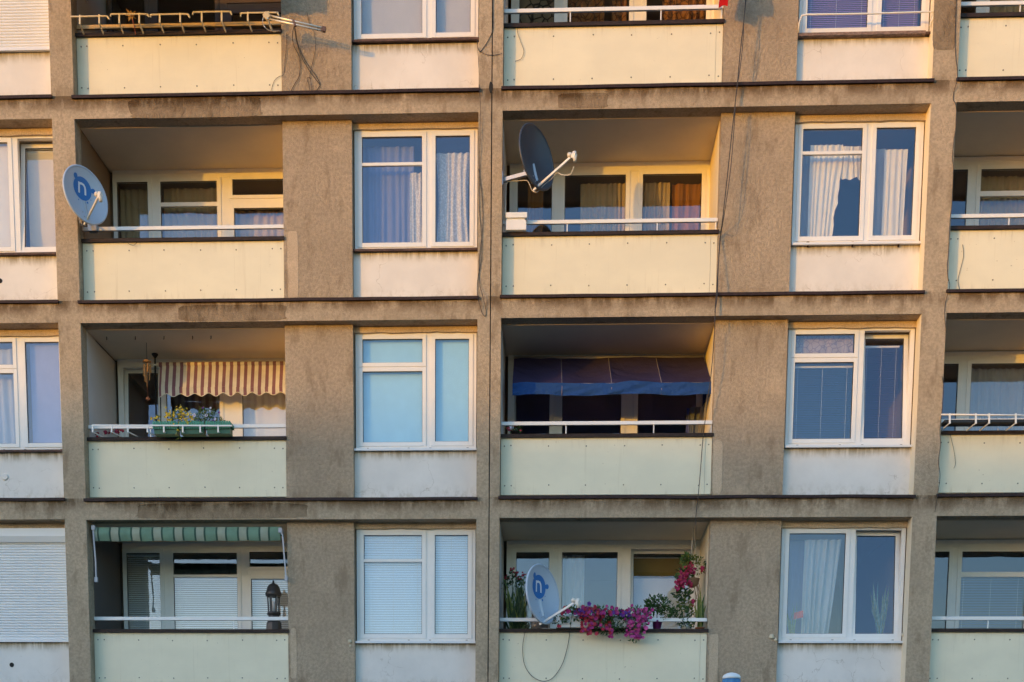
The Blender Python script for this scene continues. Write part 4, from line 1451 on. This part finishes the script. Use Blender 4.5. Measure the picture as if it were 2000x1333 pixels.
for (px, py, rad) in ((396, 797, .018), (420, 825, .026), (428, 806, .020), (416, 822, .018)):
    fw = MB(); blossom(fw, at(px, py, -.10), Vector((0, -1, .1)) + rv(.4), rad, 1); fw.build('purple_flower', [WHIF, PURP], t, c)
mb.build('foliage', [LEAF, LEAFY], t, c)
fy.build('yellow_flowers', YELF, t, c)
# white rack that holds the box
t = thing('planter_rack', at(180, 832, -.12), 'white wire rack along the railing holding the teal flower box', 'rack')
c = t.location.copy()
MB().bar(at(180, 831, -.13), at(453, 832, -.13), .014, .020).build('top_bar', RAILW, t, c)
for lx in (181, 218, 250, 288, 320, 357, 391, 426):
    mb = MB(); a, b_ = at(lx, 830, -.135), at(lx, 845, -.135)
    mb.bar(a, b_, .022, .012); mb.bar(b_ + Vector((0, 0, .008)), Vector((b_.x + .05, .16, -5.6 + .926)), .016, .012)
    mb.build('leg', RAILW, t, c)

# small red potted flowers behind the rack
for k, (px, py, lab) in enumerate(((212, 846, 'dark red flower in a small pot at left behind the white rack'), (234, 846, 'dark red flower in a small pot nearer the flower box'), (190, 852, 'faint dry twig in a small pot by the left pillar'))):
    p = at(px, py, .42); base = Vector((p.x, .42, -5.6 + .72))
    t = thing('potted_flower', base, lab, 'potted plant', 'small pots behind the white rack')
    pot(t, base, .045, .06, .11, TERRA)
    mb = MB(); cloud(mb, base + Vector((0, 0, .18)), (.07, .05, .08), 40, .05, .012); mb.build('foliage', LEAFD, t, base)
    mb = MB()
    for _ in range(3 if k == 2 else 11): blossom(mb, p + Vector((rnd.uniform(-.06, .06), rnd.uniform(-.03, .02), rnd.uniform(-.02, .05))), Vector((0, -1, .3)) + rv(.6), .024)
    mb.build('flowers', REDF, t, base)

# wind chime
p = at(287, 706, .75)
t = thing('wind_chime', p, 'brown bamboo wind chime hanging left of the striped awning', 'wind chime')
BAM = plain('bamboo', (.42, .22, .08), .6, 0, .3, 15)
MB().tube([(p.x, p.y, p.z), (p.x, p.y, at(287, 655, .75).z + .05)], .004, 5).build('cord', CABLE, t, p)
MB().lathe(p, [(.012, -.02), (.065, -.015), (.065, .0), (.03, .02)], 12).build('disc', BAM, t, p)
for k in range(6):
    a = k * 1.047
    x, y = p.x + .05 * math.cos(a), p.y + .05 * math.sin(a)
    MB().tube([(x, y, p.z - .05), (x + .006 * math.cos(k * 3), y, p.z - .17 - .05 * ((k * 2) % 5))], .011, 7).build('tube', BAM, t, p)
MB().tube([(p.x, p.y, p.z - .02), (p.x, p.y, p.z - .52)], .003, 4).lathe((p.x, p.y, p.z - .58), [(.002, 0), (.04, .03), (.002, .07)], 8).build('clapper', plain('orange_wood', (.35, .12, .05), .6), t, p)
# hooks in the ceiling
for px in (208, 264, 320, 376, 412):
    p = at(px, 645, .5)
    part(MB().tube([(p.x, .5, -3.12), (p.x, .5, -3.16), (p.x, .485, -3.175)], .006, 5), 'ceiling_hook', BLACKM)

# white box on the upper centre railing
c = Vector((.31, .17, -2.8 + .927))
t = thing('white_box', c, 'lidded white plastic box standing on the coping under the dark dish', 'box')
x0, x1 = at(988, 450, .10).x, at(1028, 450, .10).x
MB().box(max(x0, .17), x1, .06, .165, c.z, c.z + .13).build('body', RAILW, t, c, .006)
MB().box(max(x0, .165), x1 + .012, .045, .175, c.z + .160, c.z + .235).box(max(x0, .175), x1 - .02, .07, .16, c.z + .13, c.z + .160).build('lid', RAILW, t, c, .006)
# little flower pot on the coping under the blue awning
base = Vector((at(1005, 848, .26).x, .255, -5.6 + .927))
t = thing('potted_flower', base, 'small pot of mixed red and white flowers at the left under the blue awning', 'potted plant')
pot(t, base, .04, .055, .07, BLACKM)
mb = MB(); cloud(mb, base + Vector((0, 0, .12)), (.12, .05, .06), 120, .045, .012); mb.build('foliage', LEAF, t, base)
mb = MB()
for k in range(16): blossom(mb, base + Vector((rnd.uniform(-.13, .13), rnd.uniform(-.08, -.02), rnd.uniform(.06, .19))), Vector((0, -1, .3)) + rv(.5), .020, k % 3 == 0)
mb.build('flowers', [REDF, WHIF], t, base)

# petunia box
zb_ = -8.4 + .927
bx0, bx1 = at(1086, 1225, .05).x, at(1262, 1225, .05).x
c = Vector(((bx0 + bx1) / 2, .08, zb_))
t = thing('petunia_box', c, 'white flower box overflowing with magenta and purple petunias', 'flower box')
mb = MB()
mb.box(bx0, bx1, .05, .20, zb_ + .005, zb_ + .155); mb.box(bx0 - .01, bx1 + .01, .04, .21, zb_ + .156, zb_ + .175)
mb.build('trough', RAILW, t, c, .006)
mb = MB(); fl = MB()
for (px, py, rx, rz, n) in ((1120, 1200, .20, .12, 200), (1165, 1205, .22, .15, 330), (1205, 1212, .20, .17, 330), (1245, 1208, .18, .17, 260), (1185, 1225, .18, .12, 150), (1095, 1212, .10, .08, 60), (1240, 1240, .12, .10, 90)):
    cloud(mb, at(px, py, .02), (rx, .12, rz), n, .055, .014, (0, 0, 1))
for (px, py, sx, sy, n, ms) in ((1143, 1195, 18, 10, 46, (0, 0, 3, 2)), (1165, 1205, 22, 14, 66, (0, 3, 0, 3)), (1150, 1225, 14, 12, 34, (3, 0, 3)), (1245, 1210, 17, 16, 60, (1, 1, 0)), (1238, 1235, 15, 10, 44, (1, 1, 0)), (1192, 1232, 14, 12, 18, (0, 3)), (1195, 1195, 22, 8, 26, (2, 0, 3)), (1215, 1195, 14, 6, 14, (2, 0)), (1105, 1195, 8, 8, 14, (0, 3)), (1130, 1195, 12, 7, 14, (2, 2, 0)), (1092, 1222, 3, 2, 3, (3,)), (1262, 1195, 8, 8, 12, (1, 0)), (1250, 1243, 8, 6, 12, (0, 1))):
    for _ in range(int(n * .8)):
        p = at(px + max(-1.7, min(1.7, rnd.gauss(0, .6))) * sx, py + max(-1.7, min(1.7, rnd.gauss(0, .6))) * sy, rnd.uniform(-.14, -.02))
        blossom(fl, p, Vector((rnd.uniform(-.5, .5), -1, rnd.uniform(-.2, .6))), rnd.uniform(.024, .038), rnd.choice(ms))
mb.build('foliage', [LEAF, LEAFD], t, c)
fl.build('flowers', [PINK, PINK2, PURP, REDF], t, c)


def blade(mb, base, tip, w, m=0, bend=.0):
    side = (tip - base).cross(Vector((0, 1, 0)))
    side = side.normalized() if side.length > 1e-5 else Vector((1, 0, 0))
    tw = rnd.uniform(-.6, .6)
    s_ = (side * math.cos(tw) + Vector((0, 1, 0)) * math.sin(tw))
    bx = Vector((rnd.uniform(-1, 1), -.5, 0)) * bend
    prev = None
    for q in range(6):
        f = q / 5
        p = base + (tip - base) * f + bx * math.sin(f * math.pi) - Vector((0, 0, bend * .6)) * f * f
        ww = w * (1 - f ** 2.2) * (.6 + .8 * min(f * 2, 1)) + .0008
        cur = (p - s_ * ww, p + Vector((0, ww * .35, 0)), p + s_ * ww)
        if prev:
            mb.face([prev[0], prev[1], cur[1], cur[0]], m, True); mb.face([prev[1], prev[2], cur[2], cur[1]], m, True)
        prev = cur


# tall strap-leaved plant with red geraniums at the left
base = Vector((at(1008, 1228, .42).x, .42, -8.4 + .62))
t = thing('strap_leaf_plant', base, 'tall strap leaved plant with dark drooping leaves left of the shaded dish', 'potted plant')
pot(t, base, .10, .14, .24, BLACKM)
mb = MB()
for k in range(52):
    px, py = rnd.uniform(982, 1036), rnd.uniform(1118, 1195)
    blade(mb, base + Vector((rnd.uniform(-.08, .08), rnd.uniform(-.08, .06), .22)), at(px, py, rnd.uniform(.25, .55)), rnd.uniform(.012, .020), k % 3 == 0, rnd.uniform(0, .10))
for k in range(16):
    blade(mb, base + Vector((rnd.uniform(-.08, .08), -.06, .22)), at(rnd.uniform(984, 1048), rnd.uniform(1205, 1228), .24), .010, 0, rnd.uniform(.0, .05))
mb.build('leaves', [LEAFD, LEAFY], t, base)
base = Vector((at(1006, 1228, .62).x, .66, -8.4 + .62))
t = thing('geranium', base, 'leggy geranium with small dark red blooms above the strap leaves', 'potted plant')
pot(t, base, .08, .11, .18, TERRA)
mb = MB(); st = MB(); fl = MB()
for (px, py) in ((1001, 1114), (1024, 1122), (990, 1128), (1015, 1130), (1008, 1122)):
    tip = at(px, py, .58)
    st.tube([base + Vector((0, 0, .15)), base.lerp(tip, .6) + rv(.02), tip], .005, 5)
    for _ in range(9): blossom(fl, tip + rv(.03), Vector((0, -1, .4)) + rv(.6), .018)
    cloud(mb, tip - Vector((0, 0, .10)), (.07, .05, .09), 34, .05, .018)
st.build('stem', LEAFD, t, base); mb.build('foliage', LEAFD, t, base); fl.build('flowers', REDF, t, base)

# small tree in a purple pot
base = Vector((at(1283, 1232, .25).x, .25, -8.4 + .927))
t = thing('potted_tree', base, 'little leafy tree in a purple pot right of the petunias', 'potted plant')
MB().lathe(base, [(.055, 0), (.072, .11), (.08, .112), (.08, .135), (.066, .135), (.064, .12)], 4).build('pot', plain('purple_pot', (.24, .045, .20), .4), t, base)
mb = MB()
top = at(1283, 1180, .25)
mb.tube([base + Vector((0, 0, .1)), top], .007, 6)
for k in range(9):
    e = top + rv(.12); mb.tube([base.lerp(top, rnd.uniform(.5, 1)), e], .003, 4)
mb.build('trunk', plain('thin_bark', (.14, .10, .06), .8), t, base)
mb = MB()
cloud(mb, at(1285, 1180, .22), (.17, .10, .12), 260, .062, .016, (0, 0, 1)); cloud(mb, at(1272, 1188, .22), (.09, .07, .08), 90, .06, .016, (0, 1)); cloud(mb, at(1300, 1198, .22), (.10, .07, .08), 90, .06, .016)
mb.build('foliage', [LEAF, LEAFD], t, base)

# feathery small plant
base = Vector((at(1338, 1232, .26).x, .255, -8.4 + .927))
t = thing('feathery_plant', base, 'feathery small leaved plant in a white pot near the right wall', 'potted plant')
pot(t, base, .05, .065, .055, RAILW)
mb = MB(); cloud(mb, at(1325, 1200, .24), (.20, .08, .10), 240, .045, .013, (0, 1)); cloud(mb, at(1340, 1218, .24), (.12, .07, .07), 160, .045, .013, (0, 1)); cloud(mb, at(1310, 1190, .24), (.08, .06, .10), 50, .03, .008)
mb.build('foliage', [LEAFD, LEAF], t, base)
mb = MB()
for k in range(10): mb.tube([base + Vector((0, 0, .05)), at(rnd.uniform(1305, 1352), rnd.uniform(1185, 1212), .24)], .002, 4)
mb.build('stem', LEAFD, t, base)

# snake plant
base = Vector((at(1367, 1232, .24).x, .25, -8.4 + .927))
t = thing('snake_plant', base, 'upright snake plant with pale edged blades in an orange saucer pot', 'potted plant')
pot(t, base, .055, .07, .03, TERRA)
mb = MB()
for (px, py) in ((1368, 1148), (1376, 1160), (1362, 1170), (1356, 1180), (1372, 1172), (1380, 1180), (1364, 1158)):
    blade(mb, base + Vector((rnd.uniform(-.03, .03), rnd.uniform(-.02, .03), .02)), at(px, py, .26), .022, rnd.choice((0, 1)), .01)
mb.build('leaves', [LEAF, LEAFY], t, base)

# hanging basket at the right wall
c = at(1352, 1135, .55)
t = thing('hanging_basket', c, 'hanging basket with crimson blooms and trailing stems by the right wall', 'hanging basket')
MB().lathe(c, [(.03, -.10), (.09, -.06), (.11, .02), (.115, .03), (.10, .03)], 16).build('bowl', plain('brown_bowl', (.22, .13, .07), .7), t, c)
mb = MB()
for a in (0, 2.1, 4.2): mb.tube([c + Vector((.1 * math.cos(a), .1 * math.sin(a), .03)), Vector((c.x, c.y, -5.92))], .003, 4)
mb.build('hanger', CABLEW, t, c)
mb = MB(); fl = MB()
cloud(mb, at(1345, 1095, .52), (.12, .09, .10), 130, .06, .018, (1, 2)); cloud(mb, at(1338, 1125, .5), (.12, .08, .13), 120, .06, .018, (0, 1)); cloud(mb, at(1333, 1160, .48), (.13, .07, .08), 90, .07, .024, (0, 0, 1)); cloud(mb, at(1368, 1105, .55), (.08, .05, .12), 60, .06, .014, (2, 1))
cloud(mb, at(1340, 1180, .5), (.12, .06, .08), 80, .07, .02, (1, 2)); cloud(mb, at(1352, 1195, .5), (.08, .05, .07), 40, .06, .018, (2, 1))
mb.build('foliage', [LEAFD, LEAF, LEAFY], t, c)
for (px, py, sx, sy, n) in ((1338, 1120, 8, 10, 30), (1330, 1138, 7, 8, 26), (1350, 1112, 8, 8, 20), (1372, 1113, 3, 5, 7), (1325, 1145, 5, 5, 10), (1352, 1178, 4, 6, 10), (1345, 1138, 6, 6, 12)):
    for _ in range(n): blossom(fl, at(px + rnd.gauss(0, sx * .6), py + rnd.gauss(0, sy * .6), rnd.uniform(.38, .46)), Vector((0, -1, .3)) + rv(.6), rnd.uniform(.020, .032), rnd.choice((0, 0, 1)))
fl.build('flowers', [mat_leaf('petal_crimson', (.36, .01, .07), (.48, .03, .12)), REDF], t, c)
mb = MB()
for k in range(7): mb.tube(smooth([at(1352, 1120, .5), at(rnd.uniform(1352, 1378), rnd.uniform(1140, 1165), .5), at(rnd.uniform(1350, 1372), rnd.uniform(1175, 1215), .45)]), .004, 5)
mb.build('stem', plain('woody_stem', (.20, .12, .06), .8), t, c)

# lantern on the lower left balcony
p = at(535, 1228, 1.05)
c = Vector((p.x, 1.05, -8.4 + .62))
t = thing('garden_lantern', c, 'dark pagoda shaped garden lantern standing before the bottom left door', 'lantern')
BRZ = plain('dark_bronze', (.06, .062, .068), .45, .4, .2, 10)
zb0 = p.z
def zz(py): return at(535, py, 1.05).z
MB().lathe((p.x, 1.05, 0), [(.12, c.z), (.125, zz(1228)), (.12, zz(1218)), (.09, zz(1212)), (.085, zz(1204)), (.11, zz(1200)), (.10, zz(1196))], 8, 0, False).build('pedestal', BRZ, t, c)
mb = MB()
for k in range(6):
    a = k * math.pi / 3 + .3
    x, y = .092 * math.cos(a), .092 * math.sin(a)
    mb.bar((p.x + x * .85, 1.05 + y * .85, zz(1197)), (p.x + x, 1.05 + y, zz(1163)), .022, .022)
mb.build('cage', BRZ, t, c)
MB().lathe((p.x, 1.05, 0), [(.115, zz(1166)), (.135, zz(1161)), (.115, zz(1156)), (.10, zz(1148)), (.065, zz(1142)), (.02, zz(1140)), (.012, zz(1134))], 12).build('roof', BRZ, t, c)
MB().lathe((p.x, 1.05, 0), [(.03, zz(1196)), (.03, zz(1178)), (.008, zz(1174))], 10).build('candle', plain('wax', (.62, .66, .72), .5), t, c)

# flag by the top centre balcony
c = Vector((3.33, -.10, 1.72))
t = thing('red_flag', c, 'red cloth flag hanging out past the top centre balcony corner', 'flag')
P0, P1 = at(1407, 0, -.12), at(1428, 0, -.42)


def fg(a, q):
    x = P0.x + (P1.x - P0.x) * a + .02 * math.sin(q * 5 + a * 4)
    y = -.12 - .34 * a + .02 * math.sin(a * 9 + q * 2)
    top = 1.35; bot = .93 + (-.09 * min(a, .55) / .55 if a < .6 else .05)
    return (x, y, top + (bot - top) * q)


MB().grid(fg, 24, 12).build('cloth', mat_cloth('red_cloth', (.50, .015, .02), .25), t, c)
MB().tube([at(1405, 20, .17), at(1404, -20, .1), (3.31, -.05, 1.36), (3.40, -.52, 1.40)], .010, 8).build('pole', RAILW, t, c)
# white cap at the rail's end
# planter rack at the right edge
t = thing('planter_rack', at(1840, 812, -.1), 'white wire rack with a black tray on the right edge railing', 'rack')
c = t.location.copy()
mb = MB().tube([at(1838, 810, -.10), at(2060, 812, -.10)], .012, 7); mb.build('top_bar', RAILW, t, c)
for lx in (1855, 1906, 1932, 1984, 2035):
    mb = MB(); a, b_ = at(lx, 808, -.105), at(lx, 828, -.105)
    mb.bar(a, b_, .024, .012); mb.bar(b_ + Vector((0, 0, .01)), Vector((b_.x - .06, .15, -5.6 + .928)), .016, .012)
    mb.build('leg', RAILW, t, c)
mb = MB().box(at(1842, 830, .0).x, 8.6, -.07, .12, -5.6 + .985, -5.6 + 1.03); mb.build('tray', BLACKM, t, c, .006)
# pole under the ceiling at the right edge
p = at(1873, 634, .45)
t = tag(MB().tube([(p.x, .45, p.z), (9.2, .45, p.z)], .020, 10).build('clothes_pole', RAILW, None, p), 'white pole under the ceiling of the right edge balcony', 'pole')

# things on the window sill at the bottom right
zs = -8.4 + .80
for k, (px, py0, hgt, lab, sx) in enumerate(((1718, 1130, 60, 'tall green strap plant inside the leaning casement', 20), (1548, 1170, 40, 'wispy dry plant at the left of the bottom right window', 14))):
    base = Vector((at(px, 1236, .40).x, .40, zs - .06))
    t = thing('window_plant', base, lab, 'potted plant', 'plants inside the bottom right window')
    pot(t, base, .05, .065, .10, RAILW)
    mb = MB()
    for q in range(18):
        blade(mb, base + Vector((rnd.uniform(-.03, .03), 0, .08)), at(px + rnd.uniform(-sx, sx), py0 + rnd.uniform(0, hgt), .42), .016 if k == 0 else .006, q % 2, .03)
    mb.build('leaves', [mat_leaf('pale_leaf', (.16, .26, .14), (.28, .36, .2)), LEAFY], t, base)
p = at(1565, 1205, .39)
base = Vector((p.x, .39, zs - .05))
t = thing('toy_flag', base, 'small red paper flag standing inside the bottom right window', 'toy flag')
MB().tube([base, (p.x + .03, .39, p.z + .10)], .004, 5).build('stick', CABLEW, t, base)
MB().grid(lambda a, q: (p.x - .11 + .14 * a, .39 + .008 * math.sin(a * 6), p.z - .04 + .10 * q + .03 * a), 8, 3).build('paper', plain('red_paper', (.55, .05, .03), .7), t, base)

# closed parasol in front of the house
top = at(1429, 1314, -8.0)
c = Vector((top.x, -8.0, FL))
t = thing('closed_parasol', c, 'closed light blue garden parasol with a white cap before the building', 'parasol')
mb = MB()
prof = [(.02, 1.15), (.13, 1.2), (.15, 1.5), (.13, 2.0), (.105, 2.5), (.085, 2.80), (.072, 2.895)]
zt_ = top.z - .045
i0 = FL + 2.895 - zt_
nn = 64
for k in range(len(prof) - 1):
    for q in range(nn):
        def pt(j, q):
            rr, h = prof[j]
            a = 2 * math.pi * q / nn
            rr *= 1 + .13 * math.cos(a * 8) * min(1, (2.93 - h) * 6)
            return (c.x + rr * math.cos(a), c.y + rr * math.sin(a), FL + h - i0)
        mb.face([pt(k, q), pt(k, q + 1), pt(k + 1, q + 1), pt(k + 1, q)], 0, True)
mb.build('canopy', mat_cloth('light_blue_canvas', (.13, .34, .62), .25), t, c)
MB().lathe((c.x, c.y, zt_), [(.080, -.010), (.080, .004), (.068, .024), (.04, .038), (.012, .044)], 24).build('cap', RAILW, t, c)
MB().tube([(c.x, c.y, FL), (c.x, c.y, zt_)], .022, 10).build('pole', RAILW, t, c)
MB().lathe((c.x, c.y, FL), [(.28, 0), (.28, .06), (.05, .10), (.03, .3)], 24).build('foot', GREY, t, c)

# rusty pegs under the sill of the torn curtain window, foam at the sill ends below
for px in (1578, 1665, 1755):
    p = at(px, 478, .22)
    part(MB().bar((p.x, .21, p.z + .035), (p.x, .235, p.z - .03), .022, .02).bar((p.x - .02, .235, p.z + .03), (p.x + .02, .235, p.z + .03), .02, .02), 'peg', LEDGE, wf['C1'])
FOAM = plain('yellowed_foam', (.66, .58, .42), .95, 0, .2, 20, .01, 30)
for (px, py, Y, rr) in ((1507, 1244, .14, .035), (1515, 1250, .14, .022), (1765, 1240, .20, .03), (683, 1253, .14, .028), (684, 1262, .14, .018)):
    p = at(px, py, Y)
    def lump(a, q, p=p, rr=rr):
        th, ph = a * 2 * math.pi, q * math.pi
        d = Vector((math.sin(ph) * math.cos(th), .6 * math.sin(ph) * math.sin(th), math.cos(ph)))
        return p + d * rr * (1 + .45 * mnoise.noise(d * 2.2 + p * 9))
    part(MB().grid(lump, 16, 10), 'foam_lump', FOAM)
